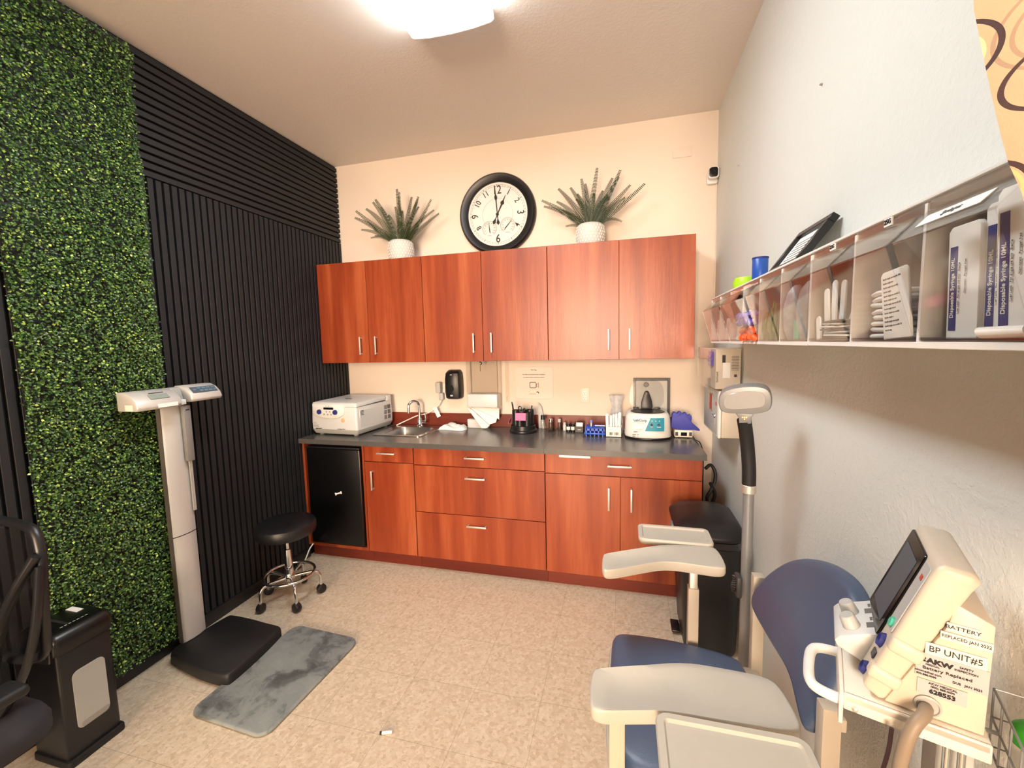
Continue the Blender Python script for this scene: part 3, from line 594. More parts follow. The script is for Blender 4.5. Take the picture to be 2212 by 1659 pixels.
bottle('white_vial', 'small pale grey vial in front of the backsplash, left of the black card box', 'vial', 1.872, -.085, .012, .062, 'device_white', 'light_grey')
for x, lab in ((1.905, 'black vial with a white band, farther from the black card box'), (1.938, 'black vial with a white band, touching the black card box')):
    t = T('banded_vial', lab, 'vial', (x, -.125, ZC), group='black vials with white bands'); part('body', MB().lathe([(0, 0), (.0135, 0), (.0135, .058), (.011, .060), (0, .060)], 18, (x, -.125, ZC)), 'black_plastic', t); part('band', MB().lathe([(.0137, .016), (.0140, .016), (.0140, .040), (.0137, .040)], 18, (x, -.125, ZC)), 'paper', t, label='white paper band')
t = T('card_box', 'small open black box holding white cards on the counter', 'box', (1.985, -.115, ZC)); mb = MB(); mb.box(1.957, -.15, ZC, 2.015, -.075, ZC+.003); mb.box(1.957, -.15, ZC, 1.960, -.075, ZC+.06); mb.box(2.012, -.15, ZC, 2.015, -.075, ZC+.06); mb.box(1.957, -.15, ZC, 2.015, -.147, ZC+.045); mb.box(1.957, -.078, ZC, 2.015, -.075, ZC+.065); part('box', mb, 'black_plastic', t)
mb = MB(); mb.box(1.975, -.1505, ZC+.02, 1.999, -.1498, ZC+.025); part('box_label', mb, 'light_grey', t)
for k in range(3): solo('index_card', MB().box(1.962, -.001, 0, 2.008, .001, .068-.003*k, m=Matrix.Translation((0, -.135+.014*k, ZC+.0035)) @ Matrix.Rotation(-.12, 4, 'X')), 'paper', 'white cards standing in the small black box', 'card', (1.985, -.135+.014*k, ZC+.0035), 'cards in the black box')
# blue tube rack
t = T('tube_rack', 'bright blue plastic test tube rack on the counter', 'tube rack', (2.100, -.19, ZC))
mb = MB(); mb.box(2.034, -.242, ZC+.050, 2.168, -.138, ZC+.056, .002)
for i in range(5):
    for j in range(4):
        mb.lathe([(.0095, 0), (.0115, 0), (.0115, .005), (.0095, .005)], 14, (2.05+.0255*i, -.227+.025*j, ZC+.056))
mb.box(2.034, -.242, ZC+.036, 2.168, -.239, ZC+.056, .001, 1); mb.box(2.034, -.141, ZC+.036, 2.168, -.138, ZC+.056, .001, 1); part('top_plate', mb, 'rack_blue', t)
part('lower_plate', MB().box(2.028, -.248, ZC+.010, 2.174, -.132, ZC+.022, .003), 'rack_blue', t)
mb = MB()
for i in range(5):
    for y in (-.240, -.141): mb.box(2.040+.028*i, y-.002, ZC, 2.048+.028*i, y+.002, ZC+.051)
for y in (-.2, -.17):
    for x in (2.036, 2.166): mb.box(x-.002, y-.005, ZC, x+.002, y+.005, ZC+.051)
part('legs', mb, 'rack_blue', t)
t = T('test_tube', 'clear test tube with a lilac cap standing in the blue rack', 'test tube', (2.0755, -.202, ZC+.057)); part('tube', MB().lathe([(0, 0), (.006, .001), (.006, .030), (0, .030)], 14, (2.0755, -.202, ZC+.0565)), 'device_white', t); part('cap', MB().lathe([(0, .030), (.0085, .030), (.0085, .048), (0, .049)], 14, (2.0755, -.202, ZC+.0565)), 'note_purple', t)
solo('plastic_stick', MB().box(2.10, -.196, ZC+.0615, 2.170, -.184, ZC+.0665, .002), 'paper', 'white plastic stick lying across the blue tube rack', 'stick', (2.135, -.19, ZC+.0615))
# white holder with wrapped swabs
t = T('supply_holder', 'white plastic holder with a printed label, full of tall white wrappers', 'holder', (2.228, -.215, ZC)); mb = MB(); mb.box(2.176, -.255, ZC, 2.282, -.175, ZC+.003)
for b_ in ((2.176, -.255, 2.282, -.252), (2.176, -.178, 2.282, -.175), (2.176, -.255, 2.179, -.175), (2.279, -.255, 2.282, -.175)): mb.box(b_[0], b_[1], ZC, b_[2], b_[3], ZC+.070)
part('tray', mb, 'white_plastic', t)
mb = MB(); mb.box(2.182, -.2556, ZC+.012, 2.276, -.2549, ZC+.036); lb = part('label', mb, 'paper_warm', t)
mb = MB(); [mb.box(x, -.2562, ZC+.014, x+w, -.2554, ZC+.033) for x, w in ((2.203, .010), (2.215, .006), (2.236, .004), (2.243, .008), (2.254, .006))]; part('print', mb, 'ink_grey', lb)
for k, (x, h, w, lx) in enumerate(((2.189, .155, .020, -.004), (2.210, .142, .018, .0), (2.229, .148, .014, -.002), (2.250, .150, .018, -.006), (2.264, .158, .022, .004))):
    y = -.235+.011*k; nm = ('nearest the blue rack', 'second from the blue rack', 'in the middle of the holder', 'second from the teal-panel centrifuge', 'nearest the teal-panel centrifuge')[k]
    mb = MB(); mb.prism([(x-w/2, ZC+.004), (x+w/2, ZC+.004), (x+w/2+lx, ZC+h), (x+w*.1+lx, ZC+h+.006), (x-w/2+lx, ZC+h-.003)], y-.003, y+.003, 'xz', .0015, 1); solo('wrapped_swab', mb, 'paper', 'tall white wrapped swab '+nm, 'swab', (x, y, ZC+.004), 'wrapped swabs in the white holder')
t = T('plastic_bag', 'cloudy clear plastic bag of tubes standing behind the white holder', 'bag', (2.245, -.11, ZC)); mb = MB().loft([[(2.245+a*math.cos(2*pi*k/16)*(1+.08*math.sin(3*k)), -.11+.035*math.sin(2*pi*k/16), ZC+z) for k in range(16)] for a, z in ((.045, 0), (.047, .08), (.038, .16), (.030, .19), (.050, .265), (.052, .272))]); part('bag', mb, 'cloudy_plastic', t)
for k, (x, lx) in enumerate(((2.232, -.012), (2.258, .016))): solo('plastic_tube', MB().cyl((x, -.11, ZC+.003), (x+lx, -.108, ZC+.262), .0045, seg=10), 'device_white', ('thin white tube in the cloudy bag, leaning toward the blue rack', 'thin white tube in the cloudy bag, leaning toward the framed print')[k], 'tube', (x, -.11, ZC+.003))
# small centrifuge with open lid
lx_, ly_ = 2.452, -.19
t = T('centrifuge', 'small white centrifuge with a teal front panel and open clear lid', 'centrifuge', (lx_, ly_, ZC))
def cring(s, z, f=1.):
    o = [(-.150, .085), (-.150, -.045), (-.138, -.085), (-.10, -.118), (-.05, -.134), (0, -.138), (.05, -.134), (.10, -.118), (.138, -.085), (.150, -.045), (.150, .085), (.13, .120), (-.13, .120)]
    return [(lx_+x*s, ly_+y*s*f, z) for x, y in chaikin(o, 1)]
mb = MB().loft([cring(.96, ZC), cring(1.0, ZC+.004), cring(1.0, ZC+.014)]); part('base', mb, 'black_plastic', t)
mb = MB().loft([cring(.99, ZC+.0145), cring(1.01, ZC+.020), cring(.985, ZC+.05), cring(.965, ZC+.13), cring(.94, ZC+.150), cring(.86, ZC+.168), cring(.82, ZC+.171)]); hs = part('housing', mb, 'white_plastic', t, ang=50)
part('bowl', MB().lathe([(0, -.012), (.095, -.010), (.108, .001), (.112, .004), (.108, .006), (.094, .003), (0, .0022)], 48, (lx_, ly_-.005, ZC+.170), sy=.86), 'black_plastic', t)
mb = MB(); fy = lambda x, z: ly_-.138*(1.0-.05*(z/.15))*(1-.02)+.0         # curved front, follows the housing
def curved(x0, x1, z0, z1, off, sl=0.):
    g = []
    for i in range(13):
        u = i/12; row = []
        for j in range(2):
            z = z0+(z1-z0)*j; x = x0+(x1-x0)*u+sl*(j if True else 0)*(1-u)
            ax = abs(x); yy = -.134+.0*ax if ax < .03 else -.134+(ax-.03)**1.7*1.05
            row.append((lx_+x, ly_+yy*(.985-.02*(z-.05)/.08)-off, ZC+z))
        g.append(row)
    return g
part('name_plate', MB().sheet(curved(-.098, .098, .062, .150, .006), .0008), 'paper', hs)
npl = hs.children[0]
part('teal_panel', MB().sheet(curved(-.022, .098, .0625, .1495, .0072, .035), .0006), 'label_teal', npl, label='teal control panel')
mb = MB(); mb.text('LabCorp', .0235, frame_m((lx_-.052, ly_-.1405, ZC+.133), (1, -.10, 0), (0, .02, 1)), .0004, bold=.0006); part('lettering', mb, 'label_blue', npl)
mb = MB(); mb.text('Laboratory Corporation of America', .0046, frame_m((lx_-.062, ly_-.1385, ZC+.115), (1, -.10, 0), (0, .02, 1))); mb.text('Drucker Diagnostics', .0058, frame_m((lx_-.058, ly_-.139, ZC+.073), (1, -.10, 0), (0, .02, 1))); part('small_print', mb, 'ink_grey', npl)
for kx in (.020, .064): part('knob', MB().lathe([(0, 0), (.0085, 0), (.007, .008), (0, .008)], 18, m=Matrix.Translation((lx_+kx, ly_-.1395+kx*.07, ZC+.104)) @ RY90), 'dark_grey', npl)
mb = MB()
for kx in (.022, .045, .068): mb.lathe([(0, 0), (.003, 0), (.003, .001), (0, .001)], 10, m=Matrix.Translation((lx_+kx, ly_-.1405+kx*.06, ZC+.130)) @ RY90)
mb.box(lx_+.012, ly_-.1405, ZC+.090, lx_+.028, ly_-.138, ZC+.093); mb.box(lx_+.052, ly_-.137, ZC+.089, lx_+.078, ly_-.1345, ZC+.092); part('panel_marks', mb, 'paper', npl)
mb = MB(); [mb.box(lx_+a, ly_-.1372+abs(a)*.10, ZC+c, lx_+b_, ly_-.133+abs(a)*.10, ZC+c+.003) for a, b_, c in ((-.092, -.068, .052), (-.10, -.078, .034), (-.10, -.082, .022), (-.07, -.055, .034), (-.07, -.052, .022))]; part('rating_marks', mb, 'ink_grey', hs)
mb = MB(); LM = Matrix.Translation((lx_, ly_+.112, ZC+.168)) @ Matrix.Rotation(-.10, 4, 'X')
mb.prism(chaikin([(-.112, 0), (-.118, .13), (-.10, .185), (-.05, .212), (.05, .212), (.10, .185), (.118, .13), (.112, 0)], 2), -.003, .003, 'xz', .001, 1, m=LM); ld = part('lid', mb, 'lid_film', t, label='clear lid standing open')
mb = MB(); mb.prism(chaikin([(-.04, -.006), (-.038, .05), (-.022, .10), (-.012, .13), (.012, .13), (.022, .10), (.038, .05), (.04, -.006)], 2), -.016, -.003, 'xz', .004, 2, m=LM); part('latch_arm', mb, 'black_plastic', ld)
mb = MB(); mb.prism(chaikin([(-.022, .165), (-.018, .185), (.0, .192), (.020, .175), (.0, .152)], 2), -.010, -.003, 'xz', .002, 1, m=LM); part('latch', mb, 'black_plastic', ld)
for s in (-1, 1): part('hinge', MB().box(s*.072-.019, -.014, -.002, s*.072+.019, .004, .014, .003, m=LM), 'black_plastic', t)
# frame behind it
t = T('picture_frame', 'black-framed print standing on the counter behind the open centrifuge lid', 'picture frame', (2.487, -.035, ZC))
mb = MB(); a0, a1, c0, c1, w = 2.363, 2.611, ZC, 1.299, .018
for b_ in ((a0, c0, a0+w, c1), (a1-w, c0, a1, c1), (a0+w, c0, a1-w, c0+w), (a0+w, c1-w, a1-w, c1)): mb.box(b_[0], -.040, b_[1], b_[2], -.0225, b_[3], .001, 1)
part('frame', mb, 'black_plastic', t); part('print', MB().box(a0+w, -.032, c0+w, a1-w, -.026, c1-w), 'light_grey', t)
# analyzer with glove
t = T('test_strip_reader', 'small cream box with dark windows on the counter end, under the blue glove', 'box', (2.680, -.155, ZC)); part('case', MB().box(2.624, -.215, ZC+.004, 2.738, -.105, ZC+.052, .006), 'warm_white_plastic', t)
mb = MB(); [mb.box(x-.006, y-.006, ZC, x+.006, y+.006, ZC+.006) for x in (2.636, 2.726) for y in (-.205, -.115)]; part('feet', mb, 'dark_grey', t)
part('window', MB().box(2.664, -.2165, ZC+.014, 2.702, -.2145, ZC+.038, .001, 1), 'screen_black', t)
for x in (2.638, 2.724): part('side_button', MB().box(x-.009, -.2165, ZC+.014, x+.009, -.2145, ZC+.040, .001, 1), 'dark_grey', t)
mb = MB(); O = [(2.602, .978), (2.608, 1.045), (2.612, 1.078), (2.622, 1.088), (2.634, 1.082), (2.640, 1.074), (2.648, 1.086), (2.660, 1.090), (2.670, 1.082), (2.675, 1.073), (2.684, 1.083), (2.697, 1.083), (2.704, 1.070), (2.708, 1.063), (2.718, 1.070), (2.730, 1.064), (2.733, 1.045), (2.728, 1.022), (2.752, .998), (2.790, .966), (2.772, .962), (2.742, .9695), (2.69, .9675), (2.635, .972)]
mb.prism(chaikin(O, 1), -.205, -.165, 'xz', .012, 3); solo('rubber_glove', mb, 'glove_blue', 'blue rubber glove resting on the small cream box at the counter end', 'glove', (2.68, -.185, .967), ang=60)
mb = MB(); mb.tube([(2.737, -.15, ZC+.02), (2.742, -.20, ZC+.004), (2.746, -.30, ZC+.004), (2.760, -.36, ZC+.012), (2.775, -.40, .86), (2.775, -.38, .6), (2.79, -.35, .3), (2.80, -.3, .02)], .0035, 8, smooth=2); solo('power_cord', mb, 'black_plastic', 'black cord running off the counter end and down beside the cabinet', 'cord', (2.737, -.15, ZC+.02))
mb = MB(); mb.tube([(2.765, -.52, .80), (2.80, -.50, .83), (2.83, -.51, .76), (2.80, -.53, .68), (2.77, -.52, .62), (2.80, -.5, .56), (2.83, -.5, .64), (2.79, -.54, .72)], .010, 8, smooth=2); mb.tube([(2.80, -.5, .57), (2.80, -.45, .3), (2.80, -.42, .012)], .008, 8, smooth=1); solo('cable_bundle', mb, 'black_matte', 'bundle of black cables in the gap between base cabinet and side wall', 'cable', (2.8, -.42, .004))
# ================================================================== right wall
WX = XR-.001
t = T('sharps_cabinet', 'wall cabinet with a grey keyhole front and cream side, below the glove holder', 'cabinet', (2.84, -.545, 1.035))
part('body', MB().box(2.800, -.745, 1.036, WX, -.345, 1.285, .003), 'monitor_cream', t)
mb = MB(); mb.box(2.783, -.750, 1.034, 2.799, -.340, 1.290, .006, 3); part('door_rim', mb, 'white_plastic', t)
d = part('door', MB().box(2.7805, -.735, 1.046, 2.7855, -.352, 1.278, .002), 'light_grey', t, label='grey front door')
part('window', MB().box(2.7795, -.60, 1.165, 2.782, -.52, 1.255, .001, 1), 'red_label', d); mb = MB()
for b_ in ((-.605, 1.160, -.600, 1.260), (-.520, 1.160, -.515, 1.260), (-.605, 1.160, -.515, 1.165), (-.605, 1.255, -.515, 1.260)): mb.box(2.7785, b_[0], b_[1], 2.782, b_[2], b_[3])
part('window_rim', mb, 'device_grey', d)
mb = MB().lathe([(0, 0), (.012, 0), (.010, -.006), (0, -.008)], 20, (2.7805, -.675, 1.145), axis='x'); mb.box(2.7795, -.673, 1.143, 2.781, -.600, 1.147); mb.box(2.776, -.677, 1.10, 2.780, -.672, 1.145); part('lock', mb, 'chrome', d)
mb = MB().box(2.779, -.715, 1.205, 2.781, -.690, 1.225); part('indicator', mb, 'amber', d)
t = T('glove_box_holder', 'clear acrylic glove box holder on the side wall under the end of the bin rack', 'glove holder', (2.82, -.56, 1.33))
mb = MB(); y0, y1 = -.770, -.360
mb.box(2.736, y0, 1.300, 2.740, y1, 1.520); mb.box(2.740, y0, 1.300, WX, y0+.004, 1.520); mb.box(2.740, y1-.004, 1.300, WX, y1, 1.520); mb.box(2.740, y0, 1.296, WX, y1, 1.300); part('holder', mb, 'clear_acrylic', t)
t = T('glove_carton', 'tan printed glove carton inside the clear holder', 'carton', (2.83, -.565, 1.3005)); bx = part('carton', MB().box(2.765, -.750, 1.3005, 2.885, -.385, 1.513, .001, 1), 'carton', t)
mb = MB(); mb.box(2.800, -.7508, 1.36, 2.835, -.7500, 1.44); part('white_panel', mb, 'paper', bx); mb = MB(); mb.box(2.796, -.7512, 1.44, 2.812, -.7502, 1.48); mb.box(2.855, -.7512, 1.365, 2.868, -.7502, 1.378); part('dark_print', mb, 'ink', bx)
mb = MB(); [mb.box(2.842, -.7512, 1.40+.008*k, 2.876, -.7502, 1.403+.008*k) for k in range(10)]; mb.text('SynGuard', .014, frame_m((2.7725, -.7512, 1.365), (0, 0, 1), (-1, 0, 0)), bold=.0003); part('lettering', mb, 'ink_grey', bx)
mb = MB(); rn = random.Random(4)
g = [[(2.7645-.018*max(0, math.sin(pi*i/10))*(.6+.4*math.sin(9*j)), -.70+.14*i/10, 1.42+.08*j/8+.006*math.sin(4*i)) for i in range(11)] for j in range(9)]; mb.sheet(g); part('glove_tip', mb, 'sleeve_purple', bx, label='purple glove poking out of the carton')
# ---- tilt bin rack
RX, RZ0, RZ1 = 2.730, 1.545, 1.770
def binbody(y0, y1, tilt=0.):
    """clear tip-out bin between y1 (near) and y0 (far): slanting front, sides and lip"""
    mb = MB(); e = .002; prof = [(0, .010), (.043, .158), (0, .202)]
    X = lambda d: RX-d
    for ya in (y1+.004, y0-.004):
        s = 1 if ya == y1+.004 else -1
        mb.prism([(X(-.13), .012), (X(0), .012), (X(.043), .158), (X(0), .202), (X(-.07), .202), (X(-.13), .12)], ya, ya+s*e, 'xz')
    mb.sheet([[(X(0), y1+.004, .012), (X(0), y0-.004, .012)], [(X(.043), y1+.004, .158), (X(.043), y0-.004, .158)], [(X(0), y1+.004, .202), (X(0), y0-.004, .202)]], e)
    mb.box(X(0), y1+.004, .010, X(-.13), y0-.004, .0125)
    mb.tube([(X(.043), y1+.004, .158), (X(.043), y0-.004, .158)], .0018, 6); mb.tube([(X(.001), y1+.004, .014), (X(.001), y0-.004, .014)], .003, 6)
    m_ = Matrix.Translation((RX, 0, RZ0+.01)) @ Matrix.Rotation(-tilt, 4, 'Y') @ Matrix.Translation((-RX, 0, -.01))
    bmesh.ops.transform(mb.bm, matrix=m_, verts=mb.bm.verts)
    return mb
ULAB = ['far tilt-bin unit with three clear bins, next to the back wall', 'middle tilt-bin unit with one clear bin tipped open', 'near tilt-bin unit holding the white packets and syringe wrappers']
YB = [-.80-.2*k for k in range(10)]
for u in range(3):
    ya, yb = YB[u*3], YB[u*3+3]
    t = T('tilt_bin_unit', ULAB[u], 'bin unit', (2.81, (ya+yb)/2, RZ0), group='wall rack of clear tilt bins')
    mb = MB(); mb.box(RX, yb+.0005, RZ0, WX, ya-.0005, RZ0+.010, .001, 1); mb.box(RX+.006, yb+.0005, RZ1-.010, WX, ya-.0005, RZ1-.001, .001, 1); mb.box(WX-.006, yb+.0005, RZ0+.01, WX, ya-.0005, RZ1-.01); mb.box(RX-.001, yb+.0005, RZ1-.006, RX+.007, ya-.0005, RZ1, .001, 1)
    for k in range(4):
        yy = ya-.2*k; w = .0032 if k in (1, 2) else .0025; o = {0: -.003, 3: .003}.get(k, 0)
        mb.box(RX, yy-w+o, RZ0+.01, WX-.006, yy+w+o, RZ1-.010)
    part('cabinet', mb, 'white_plastic', t)
    for k in range(3):
        i = u*3+k
        part('bin', binbody(YB[i]-.004, YB[i+1]+.004, .20 if i == 3 else 0.), 'clear_acrylic', t)
        mb = MB(); mb.box(RX+.002, YB[i+1]+.005, RZ0+.203, RX+.0035, YB[i]-.005, RZ1-.006); hd = part('header_strip', mb, 'smoked_plastic', t)
        if i in (6, 7):
            yl = YB[i]-.105; lb = part('label', MB().box(RX-.0006, yl-.011, RZ0+.206, RX+.0018, yl+.011, RZ0+.2195), 'paper', hd); mb = MB(); mb.text(('23G', '25G')[i-6], .011, frame_m((RX-.0012, yl, RZ0+.213), (0, -1, 0), (0, 0, 1)), bold=.0002); part('lettering', mb, 'ink', lb)
        if i == 8:
            q = frame_m((RX-.0245, YB[8]-.095, RZ0+.181), (0, -1, 0), (1.02, 0, 1)); lb = part('label', MB().box(-.058, -.011, -.0002, .058, .011, .0006, m=q), 'paper', t); mb = MB(); mb.text('Syringes', .011, q @ Matrix.Translation((0, 0, .0009)) , bold=.0001); part('handwriting', mb, 'ink_grey', lb)
# contents of the bins
def flat(nm, lab, cat, y, x, w, h, m_, z=RZ0+.014, lean=0., yaw=0., th=.004, g=None, roll=0.):
    """thin packet standing in a bin, facing the room (-x)"""
    q = Matrix.Translation((x, y, z)) @ Matrix.Rotation(yaw, 4, 'Z') @ Matrix.Rotation(lean, 4, 'Y') @ Matrix.Rotation(roll, 4, 'X')
    mb = MB(); mb.prism([(-w/2, 0), (w/2, 0), (w/2, h-.006), (w/2-.006, h), (-w/2+.006, h), (-w/2, h-.006)], -th/2, th/2, 'yz', .0012, 1, m=q); return solo(nm, mb, m_, lab, cat, (x, y, z), g), q
yc = lambda i: (YB[i]+YB[i+1])/2
for i, n_ in ((0, 'farthest'), (1, 'second'), (2, 'third')):
    for k in range(3): flat('wrapped_pad', ('Front', 'Middle', 'Rear')[k].lower()+' pale wrapped pad standing in the '+n_+' clear bin from the back wall', 'pad', yc(i)+(.04, -.03, .01)[k], RX+.022+.02*k, .11+.015*k, .10+.012*k, 'paper_warm', lean=.06, g='pale wrapped pads in the far bins', yaw=.05*(k-1))
rn = random.Random(11)
for nm, m_, g, zz, n_ in (('orange_cap', 'cap_orange', 'orange caps in the tipped-open bin', 0, 30), ('purple_cap', 'cap_purple', 'purple caps in the tipped-open bin', 1, 34)):
    for k in range(n_):
        c = k % 6; r_ = k//6; y = YB[3]-.025-.03*c+rn.uniform(-.006, .006); x = RX-.006+(.030*(r_ % 3))-.012*zz; z = RZ0+.024+.024*(r_//3)+zz*.052+rn.uniform(0, .004)
        mb = MB(); q = Matrix.Translation((x, y, z)) @ Matrix.Rotation(rn.uniform(-.9, .9), 4, 'X') @ Matrix.Rotation(rn.uniform(-.9, .9), 4, 'Y'); mb.lathe([(0, -.010), (.011, -.010), (.012, -.002), (.0095, .003), (.008, .011), (0, .011)], 10, m=q)
        solo(nm, mb, m_, nm.split('_')[0]+' plastic cap piled in the tipped-open bin', 'cap', (x, y, z), g)
for k in range(9):
    y = YB[4]-.022-.019*k; x = RX+.015+.014*(k % 3); mb = MB(); h = .09+.03*((k*7) % 4)/3; lx = rn.uniform(-.02, .02)
    m_ = ('olive', 'green_lid', 'leaf_print')[k % 3]; mb.tube([(x, y, RZ0+.014), (x-.006, y+lx*.5, RZ0+.014+h*.5), (x, y+lx, RZ0+.014+h)], .0045, 6, smooth=1); mb.prism([(-.014, .02), (.014, .03), (.012, .06), (-.012, .055)], -.001, .001, 'yz', m=Matrix.Translation((x-.008, y+lx*.4, RZ0+.014+.02*(k % 3))))
    solo('butterfly_needle', mb, m_, 'green winged needle set in the bin beside the tipped-open one', 'needle set', (x, y, RZ0+.014), 'green winged needle sets')
for k in range(4):
    x, y = RX+.03+.02*(k % 2), YB[5]-.035-.045*k; mb = MB().loft([[(x+a*math.cos(2*pi*j/12)*(1+.15*math.sin(2.3*j+k)), y+.026*a/.03*math.sin(2*pi*j/12), RZ0+.014+z) for j in range(12)] for a, z in ((.018, 0), (.028, .03), (.030, .09), (.022, .13), (.008, .15))]); solo('tubing_bag', mb, 'cloudy_plastic', 'cloudy clear bag of tubing crammed in the fourth bin from the near end', 'bag', (x, y, RZ0+.014), 'cloudy tubing bags')
flat('teal_clip', 'teal plastic clip low in the bin of cloudy tubing bags', 'clip', YB[5]-.105, RX+.006, .03, .05, 'teal_clip')
for k in range(7):
    q = Matrix.Translation((RX+.045, yc(6)-.02+rn.uniform(-.012, .012), RZ0+.0155+.0062*k)) @ Matrix.Rotation(rn.uniform(-.18, .18), 4, 'Z') @ Matrix.Rotation(rn.uniform(-.03, .03), 4, 'X'); mb = MB().box(-.045, -.055, 0, .045, .055, .0035, .001, 1, m=q)
    solo('needle_packet', mb, ('dark_grey', 'paper', 'light_grey')[k % 3], ('dark grey', 'white', 'pale grey')[k % 3]+' flat packet in the messy stack of the third bin from the near end', 'packet', (RX+.045, yc(6)-.02, RZ0+.0155+.0062*k), 'flat packets stacked under the upright strips')
for k, (dy, h, rl) in enumerate(((.06, .055, .15), (.035, .10, .12), (.022, .115, 0), (.0, .112, -.05), (-.02, .11, -.55), (-.055, .085, .45))):
    flat('white_strip', 'upright white wrapper strip, '+('lowest, nearest the far divider', 'tilted toward the far divider', 'standing tall by the middle', 'tallest upright', 'leaning across toward the near divider', 'leaning back toward the middle')[k], 'wrapper', yc(6)+dy, RX+.008+.006*k, .022, h, 'paper', roll=-rl, g='upright white wrapper strips', z=RZ0+(.014 if k == 0 else .030 if k < 4 else .040))
flat('instruction_leaflet', 'pale leaflet with a yellow spot standing behind the white strips', 'leaflet', yc(6)-.02, RX+.12, .13, .125, 'device_white')
for k in range(8):
    q = Matrix.Translation((RX+.060, YB[7]-.056+rn.uniform(-.006, .006), RZ0+.016+.0112*k)) @ Matrix.Rotation(rn.uniform(-.1, .1), 4, 'Z') @ Matrix.Rotation(rn.uniform(-.06, .06), 4, 'X'); mb = MB().prism([(-.046, -.006), (-.03, -.046), (.05, -.046), (.05, .046), (-.03, .046), (-.046, .006)], 0, .008, 'xy', .003, 1, m=q)
    solo('gauze_packet', mb, 'paper', ('bottom white packet', 'second white packet up', 'third white packet up', 'fourth white packet up', 'fifth white packet up', 'sixth white packet up', 'white packet just under the top', 'topmost white packet')[k]+' of the stack beside the printed wrapper', 'packet', (RX+.060, YB[7]-.056, RZ0+.016+.0112*k), 'stack of white packets')
o, q = flat('printed_wrapper', 'white rounded wrapper with lines of small print, in the second bin from the near end', 'wrapper', YB[7]-.146, RX+.003, .074, .114, 'paper', lean=-.05, roll=-.08, z=RZ0+.016)
mb = MB(); qq = q @ Matrix.Translation((-.0024, 0, .06)) @ frame_m((0, 0, 0), (0, -1, 0), (0, 0, 1))
for k in range(13): mb.text('Sterile single use needle 25G'[:(29, 18, 25, 14, 27, 22, 28, 20, 26, 16, 24, 28, 12)[k]], .0042, qq @ Matrix.Translation((-.030, .042-.0072*k, 0)), .0002, align='LEFT')
o2 = part('lettering', mb, 'ink_grey', None); o2.parent = o; o2.data.transform(Matrix.Translation([-c for c in o.location]))
mb = MB(); x, y = RX+.10, YB[7]-.13; mb.loft([[(x+a*math.cos(2*pi*j/12)*(1+.12*math.sin(2.1*j)), y+a*1.7*math.sin(2*pi*j/12), RZ0+z) for j in range(12)] for a, z in ((.018, .014), (.026, .08), (.028, .14), (.02, .19), (.008, .195))]); solo('plastic_bag', mb, 'cloudy_plastic', 'cloudy plastic bag behind the printed wrapper in the bin', 'bag', (x, y, RZ0+.014))
for k, (dy, dx, w, h, lean, txt) in enumerate(((-.014, .060, .040, .150, .03, ''), (-.043, .028, .058, .158, -.03, ''), (-.098, .034, .056, .174, -.03, ''), (-.150, .014, .056, .178, -.05, ''))):
    lab = ('rearmost syringe wrapper, half hidden behind the others', 'syringe wrapper in front of the rearmost one', 'syringe wrapper in the middle of the near bin', 'syringe wrapper closest to the curtain')[k]
    y = YB[8]-.004+dy; o, q = flat('syringe_wrapper', 'white blue-striped '+lab, 'syringe wrapper', y, RX+dx, w, h, 'paper', lean=lean, g='blue-striped syringe wrappers', th=.008)
    def onpack(nm, mb, m_):
        p_ = part(nm, mb, m_, None); p_.parent = o; p_.data.transform(Matrix.Translation([-c for c in o.location])); return p_
    st = onpack('stripe', MB().box(-.0048, w*.18, .012, -.0036, w*.18+.013, h-.028, m=q), 'navy')
    mb = MB(); mb.text('Disposable Syringe 10ML', .0088, q @ Matrix.Translation((-.0052, w/2-.012, .072)) @ frame_m((0, 0, 0), (0, 0, 1), (0, 1, 0)), .0003, .95, bold=.0001); onpack('lettering', mb, 'paper')
    mb = MB(); mb.text('Luer Lock   For single use only   Sterile', .0045, q @ Matrix.Translation((-.0052, w*.10, h*.45)) @ frame_m((0, 0, 0), (0, 0, 1), (0, 1, 0)), .0002); mb.text('Non-toxic   Pyrogen free', .0045, q @ Matrix.Translation((-.0052, -w*.10, h*.55)) @ frame_m((0, 0, 0), (0, 0, 1), (0, 1, 0)), .0002); onpack('small_print', mb, 'ink_grey')
mb = MB().tube([(RX+.001, YB[8]-.118, RZ0+.0215), (RX+.001, YB[8]-.185, RZ0+.0225)], .0085, 12, flat=.7); solo('rolled_wrapper', mb, 'paper', 'white rolled wrapper lying at the bottom of the nearest bin', 'wrapper', (RX-.004, YB[8]-.15, RZ0+.013))
# on top of the rack
t = T('lime_cup', 'lime green cup on top of the bin rack, next to the blue bottle', 'cup', (2.83, -1.03, RZ1)); part('cup', MB().lathe([(0, 0), (.050, 0), (.052, .004), (.054, .05), (.046, .068), (.042, .068), (.048, .045), (.046, .006), (0, .006)], 28, (2.83, -1.03, RZ1)), 'lime', t)
t = T('blue_bottle', 'tall blue cylinder standing on top of the bin rack', 'bottle', (2.815, -1.285, RZ1)); part('body', MB().lathe([(0, 0), (.027, 0), (.028, .003), (.028, .108), (.025, .112), (0, .112)], 28, (2.815, -1.285, RZ1)), 'bottle_blue', t); part('rim', MB().lathe([(.0282, .105), (.0292, .105), (.0292, .111), (.0282, .111)], 28, (2.815, -1.285, RZ1)), 'navy', t)
t = T('picture_frame', 'black-framed certificate leaning on the side wall on top of the bin rack', 'picture frame', (2.80, -1.62, RZ1))
Q = frame_m((2.774, -1.5, RZ1+.0135), (0, -1, 0), (.098, 0, .135))
fw, fh, w, th = .247, .168, .022, .022; mb = MB()
